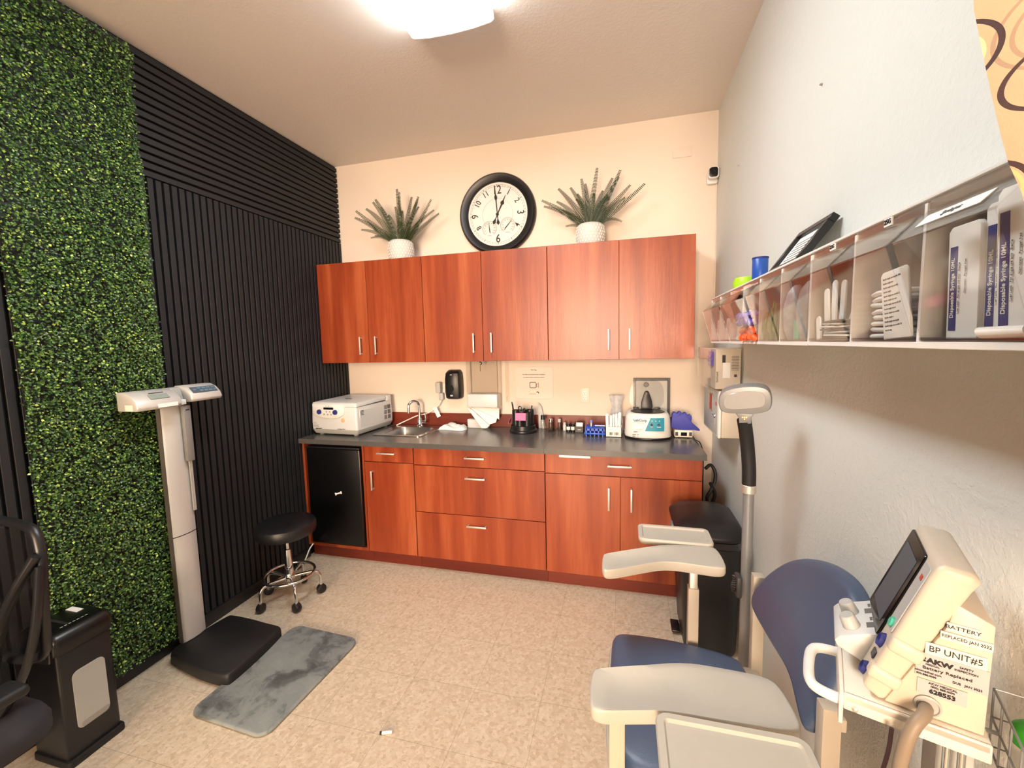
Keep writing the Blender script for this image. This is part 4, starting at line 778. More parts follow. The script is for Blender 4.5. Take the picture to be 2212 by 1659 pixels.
for b_ in ((0, 0, fw, w), (0, fh-w, fw, fh), (0, w, w, fh-w), (fw-w, w, fw, fh-w)): mb.box(b_[0], b_[1], -th, b_[2], b_[3], 0, .0015, 1, m=Q)
part('frame', mb, 'black_plastic', t); pr = part('certificate', MB().box(w, w, -.016, fw-w, fh-w, -.012, m=Q), 'paper', t)
mb = MB()
for k in range(7): mb.box(w+.02+.004*(k % 3), w+.015+.013*k, -.0118, fw-w-.02-.006*(k % 2), w+.018+.013*k, -.0112, m=Q)
part('print_lines', mb, 'ink_grey', pr)
for y, z, lab in ((-1.57, 2.353, 'small wall anchor high on the white side wall'), (-.564, 2.493, 'small nail high on the white side wall near the corner')):
    solo('wall_nail', MB().lathe([(0, 0), (.004, 0), (.003, -.006), (0, -.007)], 10, (WX, y, z), axis='x'), 'device_grey', lab, 'nail', (WX, y, z))
# ================================================================== blood-draw chair by the side wall
t = T('blood_draw_chair', 'blue padded blood-draw chair with two beige arm rests, by the white side wall', 'chair', (2.47, -1.94, 0))
so = [(2.252, -1.72), (2.262, -1.67), (2.30, -1.655), (2.48, -1.655), (2.66, -1.69), (2.690, -1.74), (2.690, -2.13), (2.66, -2.18), (2.40, -2.185), (2.31, -2.175), (2.262, -2.12), (2.252, -2.04)]
sc = lambda f, z: [(2.47+(x-2.47)*f, -1.92+(y+1.92)*f, z) for x, y in chaikin(so, 2)]
part('seat_shell', MB().loft([sc(.97, .398), sc(1.025, .405), sc(1.035, .440), sc(1.02, .452)]), 'putty', t)
part('seat', MB().loft([sc(.985, .4525), sc(1.0, .462), sc(.995, .478), sc(.965, .492), sc(.90, .499), sc(.6, .500)]), 'blue_vinyl', t, ang=60)
bk = [(-1.701, .694), (-1.686, .728), (-1.700, .775), (-1.729, .830), (-1.785, .893), (-1.850, .935), (-1.945, .968), (-2.045, .978), (-2.115, .955), (-2.150, .909), (-2.166, .836), (-2.175, .760), (-2.178, .692), (-2.170, .672), (-2.150, .668), (-2.105, .680), (-2.031, .703), (-1.923, .694), (-1.825, .687), (-1.74, .684)]
mb = MB().prism(chaikin(bk, 2), 0, .048, 'yz', .018, 3)
for v in mb.bm.verts: v.co.x += 2.700+.4*(v.co.z-.7)
part('backrest', mb, 'blue_vinyl', t, ang=60)
mb = MB().box(2.753, -2.185, .70, 2.768, -1.652, .73, .003); part('back_rail', mb, 'putty_metal', t)
pw = .0175
for px, py, z1 in ((2.738, -1.652, .765), (2.725, -2.201, .775)):
    p = part('post', MB().box(px-pw, py-pw, .012, px+pw, py+pw, z1, .002), 'putty_metal', t)
    part('glide', MB().lathe([(0, 0), (.018, 0), (.016, .012), (0, .012)], 14, (px, py, 0)), 'black_plastic', p)
for px, py in ((2.290, -1.700), (2.281, -2.262)):
    z1 = .40 if py > -2 else .742
    p = part('leg', MB().box(px-pw, py-pw, .012, px+pw, py+pw, z1, .002), 'putty_metal', t); part('glide', MB().lathe([(0, 0), (.018, 0), (.016, .012), (0, .012)], 14, (px, py, 0)), 'black_plastic', p)
mb = MB().box(2.29, -1.715, .37, 2.74, -1.685, .397, .002); mb.box(2.29, -2.275, .37, 2.742, -2.247, .397, .002); mb.box(2.325, -2.26, .37, 2.355, -1.70, .397, .002); mb.box(2.62, -2.26, .37, 2.65, -1.70, .397, .002)
mb.box(2.64, -1.715, .405, 2.74, -1.66, .43, .002)
part('seat_frame', mb, 'putty_metal', t)
def armrest(pts, z, groove, post, lab):
    th = .034; P = chaikin(pts, 2); cxm = sum(p[0] for p in P)/len(P); cym = sum(p[1] for p in P)/len(P)
    rg = lambda f, zz: [(cxm+(x-cxm)*f, cym+(y-cym)*f, zz) for x, y in P]
    mb = MB().loft([rg(.955, z-th), rg(.985, z-th+.004), rg(1.0, z-th+.012), rg(1.0, z-.006), rg(.99, z-.0015), rg(.97, z)])
    top = [f for f in mb.bm.faces if len(f.verts) > 4 and f.calc_center_median().z > z-.001]; bmesh.ops.delete(mb.bm, geom=top, context='FACES_ONLY')
    # dished top: forearm groove toward the front end
    R_ = [rg(f, z) for f in (.97, .8, .62, .45, .3, .15)]
    def dish(p):
        u = (p[0]-pts_min)/(pts_max-pts_min); c = groove[0]+(groove[1]-groove[0])*min(1, u/.6); e = abs(p[1]-c)/.062
        return (p[0], p[1], p[2]-.014*max(0, 1-e*e)*max(0, min(1, (.62-u)/.2)))
    pts_min = min(p[0] for p in P); pts_max = max(p[0] for p in P)
    R_ = [R_[0]]+[[dish(p) for p in r] for r in R_[1:]]
    bm = mb.bm
    V = [[bm.verts.new(p) for p in r] for r in R_]; n = len(P)
    for a, b_ in zip(V, V[1:]):
        for i in range(n): bm.faces.new((a[i], a[(i+1) % n], b_[(i+1) % n], b_[i]))
    bm.faces.new(V[-1]); bmesh.ops.remove_doubles(bm, verts=bm.verts[:], dist=1e-5); bmesh.ops.recalc_face_normals(bm, faces=bm.faces[:])
    a = part('armrest', mb, 'putty', t, label=lab, ang=50)
    if post:
        px, py, z0 = post
        part('height_tube', MB().box(px-.013, py-.013, .60, px+.013, py+.013, z-th, .002), 'brushed_steel', a)
        part('arm_post', MB().box(px-pw, py-pw, z0, px+pw, py+pw, .69, .002), 'putty_metal', a)
    return a
AZ = .788
far = armrest([(2.228, -1.652), (2.340, -1.590), (2.446, -1.533), (2.54, -1.522), (2.618, -1.512), (2.636, -1.545), (2.640, -1.655), (2.625, -1.680), (2.54, -1.670), (2.443, -1.662), (2.36, -1.705), (2.238, -1.778), (2.222, -1.760), (2.221, -1.665)], AZ, (-1.715, -1.60), (2.535, -1.640, .397), 'arm rest on the far side, bent inward toward the front')
near = armrest([(2.232, -2.214), (2.34, -2.180), (2.441, -2.146), (2.54, -2.148), (2.620, -2.154), (2.640, -2.18), (2.648, -2.275), (2.630, -2.298), (2.50, -2.303), (2.384, -2.304), (2.31, -2.322), (2.238, -2.340), (2.222, -2.325), (2.220, -2.228)], AZ-.006, (-2.275, -2.225), None, 'arm rest on the near side')
part('arm_bracket', MB().box(2.275, -2.272, .738, 2.60, -2.248, .7475, .002), 'putty_metal', near)
def tray(x0, y0, x1, y1, z, par, cut):
    o = rrect(x0, y0, x1, y1, .022, 4)
    if cut: o = [(x-(.035*max(0, min(1, (y1-y)/(y1-y0))) if x > (x0+x1)/2 else 0)*0, y) for x, y in o]
    sh = lambda i, zz: [(x, y, zz) for x, y in rrect(x0+i, y0+i, x1-i, y1-i, max(.006, .026-i), 4)]
    mb = MB().loft([sh(.006, z-.024), sh(.001, z-.018), sh(0, z-.004), sh(.003, z), sh(.016, z), sh(.020, z-.006), sh(.10*min(x1-x0, y1-y0)+.02, z-.006)])
    return part('side_tray', mb, 'putty', par, ang=50)
tray(2.352, -1.52, 2.628, -1.375, AZ+.008, far, True); tray(2.358, -2.545, 2.640, -2.322, AZ+.008, near, True)
part('tray_bracket', MB().box(2.44, -1.56, AZ-.04, 2.50, -1.44, AZ-.0345, .002), 'putty_metal', far); part('tray_bracket', MB().box(2.44, -2.42, AZ-.046, 2.50, -2.24, AZ-.0405, .002), 'putty_metal', near)
# ================================================================== blood pressure monitor on its cart
BO = Vector((2.672, -2.452, 1.0)); BR = math.atan2(-.3676, .93)
t = T('vital_signs_cart', 'white wheeled cart carrying the cream blood pressure monitor, beside the side wall', 'cart', (BO.x, BO.y, 0), rz=BR)
P = lambda n, mb, m, p=t, **k: part(n, mb, m, p, world=False, **k)
mb = MB().box(-.034, -.012, .985, .128, .205, .9995, .003); mb.box(-.034, -.012, .972, .128, -.006, .9995, .002); mb.box(-.040, -.012, .945, -.034, .205, .9995, .002); P('tray', mb, 'warm_white_plastic')
mb = MB().tube([(-.036, .004, .975), (-.066, .006, .976), (-.080, .018, .977), (-.082, .06, .979), (-.080, .104, .981), (-.066, .118, .982), (-.036, .120, .983)], .0085, 12, smooth=2); P('push_handle', mb, 'white_plastic')
mb = MB().lathe([(0, 0), (.005, 0), (.004, .003), (0, .004)], 12, m=Matrix.Translation((-.020, -.012, .979)) @ RY90); P('screw', mb, 'chrome')
P('column', MB().box(.085, .06, .10, .13, .15, .972, .006), 'light_grey')
for x in (.092, .108): P('rod', MB().cyl((x, .03, .12), (x, .03, .985), .005, seg=12), 'chrome')
for a in range(4):
    c, s_ = math.cos(a*pi/2+.8), math.sin(a*pi/2+.8); mb = MB().tube([(.07+.0*c, .105, .10), (.07+.05*c, .105+.05*s_, .085), (.07+.092*c, .105+.092*s_, .070)], .014, 10); lg = P('base_leg', mb, 'light_grey')
    q = (.07+.092*c, .105+.092*s_, 0); mb = MB().lathe([(0, -.010), (.024, -.010), (.026, -.006), (.026, .006), (.024, .010), (0, .010)], 18, (q[0], q[1], .026), axis='y'); P('caster', mb, 'black_plastic', lg)
mb = MB(); w0 = .0025
for z in (1.026, .98, .932): mb.tube([(.148, .086, z), (.200, .086, z), (.200, -.11, z), (.148, -.11, z)], w0*.7, 6, closed=True)
for y in (.086, .047, .008, -.031, -.070, -.11): mb.tube([(.148, y, 1.026), (.148, y, .932), (.200, y, .932), (.200, y, 1.026)], w0*.6, 6)
mb.tube([(.120, .05, .980), (.148, .05, .980)], .003, 6); bs = P('wire_basket', mb, 'silver_paint')
# monitor
t = T('blood_pressure_monitor', 'cream blood pressure monitor with a dark screen and label stickers, on the cart', 'monitor', tuple(BO), rz=BR)
P = lambda n, mb, m, p=t, **k: part(n, mb, m, p, world=False, **k)
D = .172
mb = MB().prism([(-.012, .014), (.008, .001), (.016, .001), (.100, .206), (.109, .221), (.102, .2335), (.072, .2365), (.0625, .2325)], 0, D, 'xz', .007, 3); hs = P('front_housing', mb, 'monitor_cream', ang=50)
mb = MB().prism([(.0145, .0012), (.122, .0012), (.124, .166), (.083, .186), (.078, .150)], .0006, D-.004, 'xz', .003, 2); bd = P('rear_housing', mb, 'monitor_cream')
FN = Vector((.2195, 0, -.0766)).normalized()*-1; FT = Vector((.0766, 0, .2195)).normalized()
FM = frame_m((-.013, 0, .013), (0, 1, 0), (0, 0, 1)); FM = Matrix(((0, FT.x, FN.x, -.013), (1, FT.y, FN.y, 0), (0, FT.z, FN.z, .013), (0, 0, 0, 1)))
# FM: local x runs across the front (away from the labels), y up the sloping front, z outward
mb = MB().prism(rrect(.050, .066, D-.004, .226, .006), .0, .004, 'xy', .0012, 1, m=FM); sc_ = P('screen', mb, 'screen_black', hs, label='dark glossy screen')
P('screen_pane', MB().box(.066, .085, .0040, D-.018, .205, .0046, m=FM), 'panel_slate', sc_)
mb = MB().prism(rrect(.010, .100, .042, .222, .006), 0, .0022, 'xy', .001, 1, m=FM); P('port_strip', mb, 'light_grey', hs)
ps = hs.children[-1]
mb = MB().box(.020, .196, .0022, .030, .204, .0030, m=FM); P('red_mark', mb, 'amber', hs); P('teal_port', MB().lathe([(0, 0), (.009, 0), (.007, .004), (0, .002)], 18, m=FM @ Matrix.Translation((.026, .112, .002))), 'teal_clip', hs)
for y, r in ((.076, .013), (.018, .012)): P('port', MB().lathe([(0, 0), (r, 0), (r*.8, .006), (r*.55, .003), (0, .002)], 22, m=FM @ Matrix.Translation((.026, y, .0)) @ Matrix.Diagonal((.8, 1, 1, 1))), 'navy', hs)
P('port_socket', MB().box(.018, .042, 0, .034, .056, .0025, .001, 1, m=FM), 'dark_grey', hs)
for z0, z1, x in ((.082, .106, .034), (.030, .052, .012)): P('port_guard', MB().box(x-.022, -.006, z0, x+.018, .016, z1, .006, 3, m=Matrix.Translation((x, 0, z0)) @ Matrix.Rotation(.33, 4, 'Y') @ Matrix.Translation((-x, 0, -z0))), 'monitor_cream', hs)
mb = MB().prism([(.016, .080), (-.040, .054), (-.048, .044), (-.044, .034), (-.004, .016), (.02, .03)], .055, D-.002, 'xz', .004, 2); kp = P('control_panel', mb, 'device_white', hs)
KN = Vector((-.026, 0, .056)).normalized(); KT = Vector((.056, 0, .026)).normalized()
KM = Matrix(((0, KT.x, KN.x, -.040), (1, KT.y, KN.y, 0), (0, KT.z, KN.z, .054), (0, 0, 0, 1)))
for x in (.086, .132): P('knob', MB().loft([[(x+.013*f*math.cos(2*pi*k/20)*1.2, .018+.013*f*math.sin(2*pi*k/20), z) for k in range(20)] for f, z in ((1.05, 0), (1, .004), (.9, .016), (.75, .019))]), 'light_grey', kp); 
for ch in kp.children: ch.data.transform(KM)
mb = MB(); [mb.box(x, .040, 0, x+.016, .052, .0004, m=KM) for x in (.076, .122)]; [mb.box(x, .046, 0, x+.010, .050, .0004, m=KM) for x in (.098, .144)]; P('panel_marks', mb, 'ink_grey', kp)
# side stickers: SM reads along the side that faces the camera
SMf = lambda x, z: frame_m((x, -.0005, z), (1, 0, -.0), (0, 0, 1))
def sticker(x0, z0, x1, z1, m_, nm='sticker', par=None):
    return P(nm, MB().box(x0, -.0012, z0, x1, -.0002, z1), m_, par or bd)
s1 = sticker(.076, .144, .109, .156, 'paper_warm'); mb = MB(); mb.text('BATTERY', .0078, frame_m((.0925, -.0014, .150), (1, 0, 0), (0, 0, 1)), wide=1.1); P('lettering', mb, 'ink', s1)
s2 = sticker(.0705, .129, .1225, .141, 'paper_warm'); mb = MB(); mb.text('REPLACED JAN 2022', .0066, frame_m((.0965, -.0014, .135), (1, 0, 0), (0, 0, 1)), wide=.83); P('lettering', mb, 'ink', s2)
s3 = sticker(.056, .100, .118, .118, 'paper_warm'); mb = MB(); mb.text('BP UNIT#5', .0128, frame_m((.087, -.0014, .109), (1, 0, 0), (0, 0, 1)), wide=.9); P('lettering', mb, 'ink', s3)
s4 = P('silver_sticker', MB().box(.047, -.0008, .063, .1215, -.0001, .0995), 'silver_label', bd); mb = MB(); mb.text('AKW', .0098, frame_m((0.0720, -.0014, 0.0900), (1, 0, 0), (0, 0, 1)), wide=1.15, bold=.0005)
for i in range(2):
    for j in range(2): mb.box(.0500+.0045*i, -.0016, .0870+.0040*j, .0530+.0045*i, -.0010, .0898+.0040*j)
mb.text('MEDICAL', .0036, frame_m((0.0650, -.0014, 0.0835), (1, 0, 0), (0, 0, 1))); mb.text('Battery Replaced', .0062, frame_m((0.0800, -.0014, 0.0785), (1, 0, .03), (-.2, 0, 1)), wide=1.2); mb.text('SAFETY', .0042, frame_m((0.0990, -.0014, 0.0935), (1, 0, 0), (0, 0, 1))); mb.text('INSPECTION', .0042, frame_m((0.0990, -.0014, 0.0885), (1, 0, 0), (0, 0, 1)))
mb.text('akwmedical.com', .0042, frame_m((0.0610, -.0014, 0.0715), (1, 0, 0), (0, 0, 1))); mb.text('800-888-0090', .0038, frame_m((0.0590, -.0014, 0.0665), (1, 0, 0), (0, 0, 1))); mb.text('DUE   JAN 2023', .0044, frame_m((0.1010, -.0014, 0.0685), (1, 0, 0), (0, 0, 1))); P('lettering', mb, 'ink', s4)
s5 = P('asset_sticker', MB().box(.050, -.0008, .036, .102, -.0001, .0590), 'silver_label', bd); mb = MB(); mb.text('AKW MEDICAL', .0044, frame_m((0.0770, -.0014, 0.0555), (1, 0, 0), (0, 0, 1))); mb.text('(800) 888-0090', .0040, frame_m((0.0770, -.0014, 0.0510), (1, 0, 0), (0, 0, 1))); mb.text('628553', .0088, frame_m((0.0770, -.0014, 0.0435), (1, 0, 0), (0, 0, 1)), wide=1.05, bold=.0003); P('lettering', mb, 'ink', s5)
mb = MB().lathe([(0, 0), (.0155, 0), (.0155, .002), (.013, .003), (.012, .001), (0, .001)], 26, m=Matrix.Translation((.063, -.0002, .019)) @ RY90); pt = P('hose_port', mb, 'device_grey', bd, label='round grey hose port')
hz = [(.061, -.004, .017), (.057, -.022, .018), (.046, -.036, .010), (.036, -.042, -.02), (.030, -.040, -.08), (.028, -.030, -.2), (.034, -.026, -.4), (.05, -.03, -.55), (.075, -.03, -.45), (.08, -.03, -.3)]
o = part('air_hose', MB().tube(hz, .0085, 12, smooth=2), 'brown_hose', t, world=False)
mb = MB().tube([(.022, -.030, -.016), (.020, -.034, -.05), (.012, -.036, -.10), (.004, -.034, -.16), (-.004, -.03, -.24), (.0, -.02, -.5)], .0028, 8, smooth=2); P('power_cord', mb, 'dark_cord')
# basket contents
bw = lambda x, y, z: tuple((Matrix.Translation((BO.x, BO.y, 0)) @ Matrix.Rotation(BR, 4, 'Z') @ Vector((x, y, z))))
c = bw(.174, .024, .935); t = T('wipes_canister', 'green-lidded white canister standing in the wire basket', 'canister', c); part('body', MB().lathe([(0, 0), (.020, 0), (.0215, .003), (.0215, .062), (0, .068)], 26, c), 'white_plastic', t); part('lid', MB().lathe([(0, .062), (.0228, .062), (.0232, .066), (.022, .083), (.014, .091), (0, .093)], 26, c), 'green_lid', t)
c = bw(.174, -.034, .935); t = T('thermometer', 'white handheld thermometer with a dark oval button in the wire basket', 'thermometer', c)
mb = MB().loft([[(c[0]+a*math.cos(2*pi*k/18), c[1]+bb*math.sin(2*pi*k/18), c[2]+z) for k in range(18)] for a, bb, z in ((.013, .016, 0), (.017, .020, .02), (.018, .022, .04), (.015, .020, .062), (.009, .012, .070))]); part('body', mb, 'white_plastic', t)
part('button', MB().lathe([(0, 0), (.008, 0), (.006, .003), (0, .003)], 16, m=Matrix.Translation((c[0]-.008, c[1]-.018, c[2]+.052)) @ Matrix.Rotation(1.2, 4, 'X')), 'navy', t)
# ================================================================== exam light
t = T('exam_light', 'silver exam light on a pole with a black gooseneck, by the white side wall', 'lamp', (2.741, -1.50, 0))
mb = MB().lathe([(0, .045), (.05, .045), (.052, .06), (.03, .075), (.022, .10), (0, .10)], 28, (2.741, -1.5, 0)); part('hub', mb, 'light_grey', t)
for k in range(5):
    a = 2*pi*k/5+.9; lg = part('base_leg', MB().tube([(2.741+.03*math.cos(a), -1.5+.03*math.sin(a), .06), (2.741+.115*math.cos(a), -1.5+.115*math.sin(a), .046)], .011, 10), 'light_grey', t)
    q = (2.741+.115*math.cos(a), -1.5+.115*math.sin(a), .019); part('caster', MB().lathe([(0, -.009), (.017, -.009), (.019, -.005), (.019, .005), (.017, .009), (0, .009)], 16, q, axis='x'), 'black_plastic', lg)
part('pole', MB().cyl((2.741, -1.5, .09), (2.741, -1.5, 1.005), .0185, seg=26), 'silver_paint', t)
part('collar', MB().cyl((2.741, -1.5, .998), (2.741, -1.5, 1.032), .0245, seg=26, b=.003), 'brushed_steel', t)
mb = MB().tube([(2.741, -1.5, 1.03), (2.740, -1.501, 1.09), (2.733, -1.505, 1.16), (2.722, -1.520, 1.225), (2.709, -1.540, 1.278)], .0235, 16, smooth=2); part('gooseneck', mb, 'black_matte', t)
HM = frame_m((2.706, -1.552, 1.352), (.965, -.26, .03), (-.03, -.14, 1))        # x across, y up, z toward the viewer
ho = [(-.083, -.012), (-.080, .018), (-.066, .036), (-.02, .050), (.03, .054), (.068, .046), (.082, .024), (.083, -.012), (.074, -.036), (.04, -.046), (.020, -.050), (-.02, -.048), (-.055, -.048), (-.076, -.040)]
H_ = lambda f, z, dy=0: [(x*f, y*f+dy, z) for x, y in chaikin(ho, 2)]
mb = MB().loft([H_(.55, -.050, .006), H_(.86, -.044, .004), H_(.98, -.028, .002), H_(1.0, -.006), H_(.985, -.003), H_(1.0, 0), H_(1.0, .012), H_(.955, .020), H_(.90, .021)]); bmesh.ops.transform(mb.bm, matrix=HM, verts=mb.bm.verts); hd = part('lamp_head', mb, 'silver_paint', t, ang=50)
gl = [(-.066, -.020), (-.064, .008), (-.050, .024), (-.01, .035), (.035, .037), (.060, .028), (.064, .0), (.056, -.020), (.02, -.026), (-.05, -.032)]
mb = MB().prism(chaikin(gl, 2), .0205, .0235, 'xy', .001, 1, m=HM); part('glass', mb, 'lamp_glass', hd, label='pale grey front glass')
mb = MB().prism([(-.030, -.044), (.030, -.044), (.021, -.062), (.020, -.084), (-.018, -.084), (-.019, -.062)], -.020, .018, 'xy', .004, 2, m=HM); nk = part('neck_block', mb, 'silver_paint', hd)
mb = MB(); [mb.box(-.0085+.006*i, -.062, .018, -.0045+.006*i, -.058, .0192, m=HM) for i in range(3)]; mb.box(-.0025, -.068, .018, .0015, -.0645, .0192, m=HM); part('indicator', mb, 'orange_led', nk)
mb = MB().box(2.704, -1.53, .60, 2.722, -1.48, .68, .005); mb.tube([(2.700+.009*math.cos(2.2*k), -1.505+.009*math.sin(2.2*k), .61+.003*k) for k in range(22)], .003, 6); part('power_pack', mb, 'dark_grey', t)
# ================================================================== bin
t = T('step_bin', 'tall black step bin with a domed lid, between the base cabinets and side wall', 'trash bin', (2.70, -.815, 0))
br = lambda x0, y0, x1, y1, r, z: [(x, y, z) for x, y in rrect(x0, y0, x1, y1, r, 6)]
part('body', MB().loft([br(2.600, -1.035, 2.832, -.70, .05, .0), br(2.592, -1.042, 2.838, -.69, .055, .02), br(2.566, -1.070, 2.846, -.672, .07, .45), br(2.558, -1.078, 2.850, -.668, .075, .565)]), 'black_plastic', t)
part('bag_rim', MB().loft([br(2.558, -1.080, 2.851, -.664, .075, .5655), br(2.552, -1.086, 2.853, -.662, .078, .572), br(2.554, -1.084, 2.852, -.664, .078, .602), br(2.566, -1.07, 2.845, -.68, .07, .605)]), 'smoked_plastic', t, label='translucent bag edge under the lid')
part('lid', MB().loft([br(2.552, -1.086, 2.855, -.662, .085, .6055), br(2.542, -1.094, 2.860, -.658, .09, .614), br(2.540, -1.092, 2.860, -.658, .10, .632), br(2.57, -1.05, 2.845, -.68, .10, .660), br(2.63, -.97, 2.80, -.74, .08, .672)]), 'black_plastic', t, ang=60)
part('lid_clip', MB().box(2.529, -.99, .600, 2.5415, -.925, .636, .004), 'silver_paint', t)
part('pedal', MB().box(2.545, -.92, .012, 2.590, -.82, .026, .005), 'black_plastic', t)
mb = MB().tube([(2.53, -1.07, .006), (2.50, -1.12, .012), (2.52, -1.17, .01), (2.56, -1.15, .012), (2.55, -1.10, .02), (2.50, -1.10, .018), (2.49, -1.16, .006), (2.55, -1.20, .006), (2.62, -1.14, .006), (2.70, -1.10, .006)], .0055, 8, smooth=2); solo('extension_cord', mb, 'black_plastic', 'coiled black cord on the floor at the foot of the step bin', 'cord', (2.53, -1.12, 0))
# ================================================================== stool
sx, sy = .268, -1.092
t = T('rolling_stool', 'black round-seat rolling stool with a chrome base, against the black slat wall', 'stool', (sx, sy, 0))
part('seat', MB().lathe([(0, .425), (.155, .425), (.168, .432), (.174, .448), (.174, .478), (.168, .494), (.150, .504), (.08, .508), (0, .508)], 56, (sx, sy, 0)), 'black_plastic', t)
part('piston', MB().cyl((sx, sy, .30), (sx, sy, .425), .0115, seg=20), 'chrome', t); part('sleeve', MB().lathe([(0, .17), (.026, .17), (.024, .20), (.019, .325), (.012, .327), (0, .327)], 28, (sx, sy, 0)), 'chrome', t)
part('hub', MB().lathe([(0, .125), (.030, .125), (.033, .13), (.033, .16), (.027, .172), (0, .172)], 28, (sx, sy, 0)), 'chrome', t)
part('foot_ring', MB().tube([(sx+.145*math.cos(2*pi*k/48), sy+.145*math.sin(2*pi*k/48), .165) for k in range(48)], .0085, 12, closed=True), 'chrome', t)
for a in (-113, -38, 34, 106, 178):
    a = math.radians(a); c_, s_ = math.cos(a), math.sin(a); w = lambda r, z: (sx+r*c_, sy+r*s_, z)
    lg = part('leg', MB().tube([w(.028, .145), w(.10, .152), w(.150, .150), w(.172, .128), w(.176, .085), w(.176, .055)], .0095, 12, smooth=2), 'chrome', t)
    cs = part('caster', MB().lathe([(0, -.018), (.020, -.019), (.027, -.014), (.029, 0), (.027, .014), (.020, .019), (0, .018)], 24, m=Matrix.Translation(w(.176, .0292)) @ Matrix.Rotation(a+.5, 4, 'Z') @ RY90), 'black_plastic', lg)
mb = MB().tube([(.085, -.660, .135), (.075, -.69, .11), (.07, -.72, .06), (.055, -.735, .02), (.02, -.73, .012)], .0045, 8, smooth=2); solo('floor_cable', mb, 'paper', 'white cord curving from the base cabinet to the floor behind the stool', 'cord', (.07, -.72, .0))
mb = MB().box(.010, -.80, .0, .060, -.735, .028, .004); solo('plug_block', mb, 'black_plastic', 'black plug block on the floor where the white cord ends', 'plug', (.035, -.77, 0))
# ================================================================== column scale
t = T('column_scale', 'silver column scale with a black platform, in front of the green leaf wall', 'scale', (.28, -1.56, 0))
po = [(.072, -1.700), (.16, -1.722), (.30, -1.752), (.42, -1.765), (.515, -1.765), (.528, -1.745), (.525, -1.58), (.507, -1.43), (.495, -1.41), (.40, -1.405), (.28, -1.392), (.135, -1.388), (.120, -1.40), (.095, -1.55)]
pp = lambda f, z: [(.30+(x-.30)*f, -1.575+(y+1.575)*f, z) for x, y in chaikin(po, 2)]
part('platform', MB().loft([pp(.97, .006), pp(1.0, .014), pp(1.0, .052), pp(.985, .066), pp(.96, .070)]), 'black_matte', t, ang=50)
mb = MB(); [mb.cyl((x, y, 0), (x, y, .008), .016, seg=14) for x, y in ((.14, -1.66), (.16, -1.45), (.46, -1.70), (.46, -1.46))]; part('feet', mb, 'black_plastic', t)
cp_ = [(.078, -1.640), (.104, -1.640), (.112, -1.626), (.118, -1.595), (.118, -1.56), (.112, -1.528), (.104, -1.519), (.078, -1.518)]
part('column', MB().prism(cp_, .0705, 1.30, 'xy', .002, 1), 'column_silver', t, ang=35)
part('column_side', MB().box(.080, -1.6435, .071, .105, -1.6402, 1.30), 'column_edge', t)
part('joint_line', MB().prism([(a*1.0+(.0006 if a > .1 else 0), b_) for a, b_ in cp_], .630, .634, 'xy', m=Matrix.Translation((.0003, 0, 0))), 'ink', t)
part('height_slider', MB().box(.121, -1.556, 1.005, .146, -1.518, 1.295, .006), 'slider_grey', t); part('slider_slot', MB().box(.1455, -1.546, 1.268, .1466, -1.528, 1.274), 'ink', t)
rl = part('ruler', MB().box(.119, -1.537, .74, .1285, -1.524, 1.0045), 'device_grey', t); mb = MB()
for k in range(50): mb.box(.1284, -1.537, .745+.005*k, .1289, -1.533+(.004 if k % 5 == 0 else 0), .7458+.005*k)
part('ruler_ticks', mb, 'ink_grey', rl)
hp = [(.080, 1.302), (.196, 1.302), (.206, 1.318), (.196, 1.345), (.166, 1.372), (.128, 1.388), (.080, 1.388)]
L1 = part('display_head', MB().prism(hp, -1.802, -1.602, 'xz', .005, 2), 'column_silver', t)
mb = MB(); mb.prism([(x, z+max(0, 0)) for x, z in [(.080, 1.312), (.186, 1.312), (.196, 1.326), (.186, 1.352), (.160, 1.378), (.124, 1.394), (.080, 1.394)]], -1.545, -1.378, 'xz', .005, 2); R1 = part('keypad_head', mb, 'column_silver', t)
part('neck', MB().prism([(.080, 1.3005), (.135, 1.3005), (.140, 1.33), (.125, 1.386), (.080, 1.388)], -1.6015, -1.5455, 'xz', .002, 1), 'device_grey', t)
part('neck_clip', MB().box(.136, -1.598, 1.302, .160, -1.548, 1.328, .003), 'white_plastic', t)
def slopeM(y): return frame_m((.181, y, 1.3605), (0, 1, 0), (-.030, 0, .027))
part('display', MB().box(-.045, -.016, .0005, .040, .014, .0030, .001, 1, m=slopeM(-1.690)), 'lcd_green', L1); part('display_bar', MB().box(-.035, .0215, .0005, .03, .0245, .0022, m=slopeM(-1.690)), 'dark_grey', L1)
part('rating_label', MB().box(.2045, -1.715, 1.309, .2068, -1.625, 1.327), 'paper', L1); part('end_label', MB().box(.13, -1.8032, 1.306, .175, -1.8018, 1.332), 'paper_warm', L1)
def slope2(y): return frame_m((.172, y, 1.3685), (0, 1, 0), (-.026, 0, .026))
kp_ = part('keypad', MB().box(-.070, -.019, .0004, .064, .020, .0026, .001, 1, m=slope2(-1.458)), 'panel_slate', R1); mb = MB()
for r_, n_ in ((.010, 4), (-.008, 4)):
    for k in range(n_): mb.box(-.036+.025*k+(r_ < 0)*.006, r_-.0045, .0026, -.018+.025*k+(r_ < 0)*.006, r_+.0045, .0034, m=slope2(-1.458))
mb.box(-.060, -.003, .0026, -.045, .007, .0034, m=slope2(-1.458)); part('keys', mb, 'key_blue', kp_)
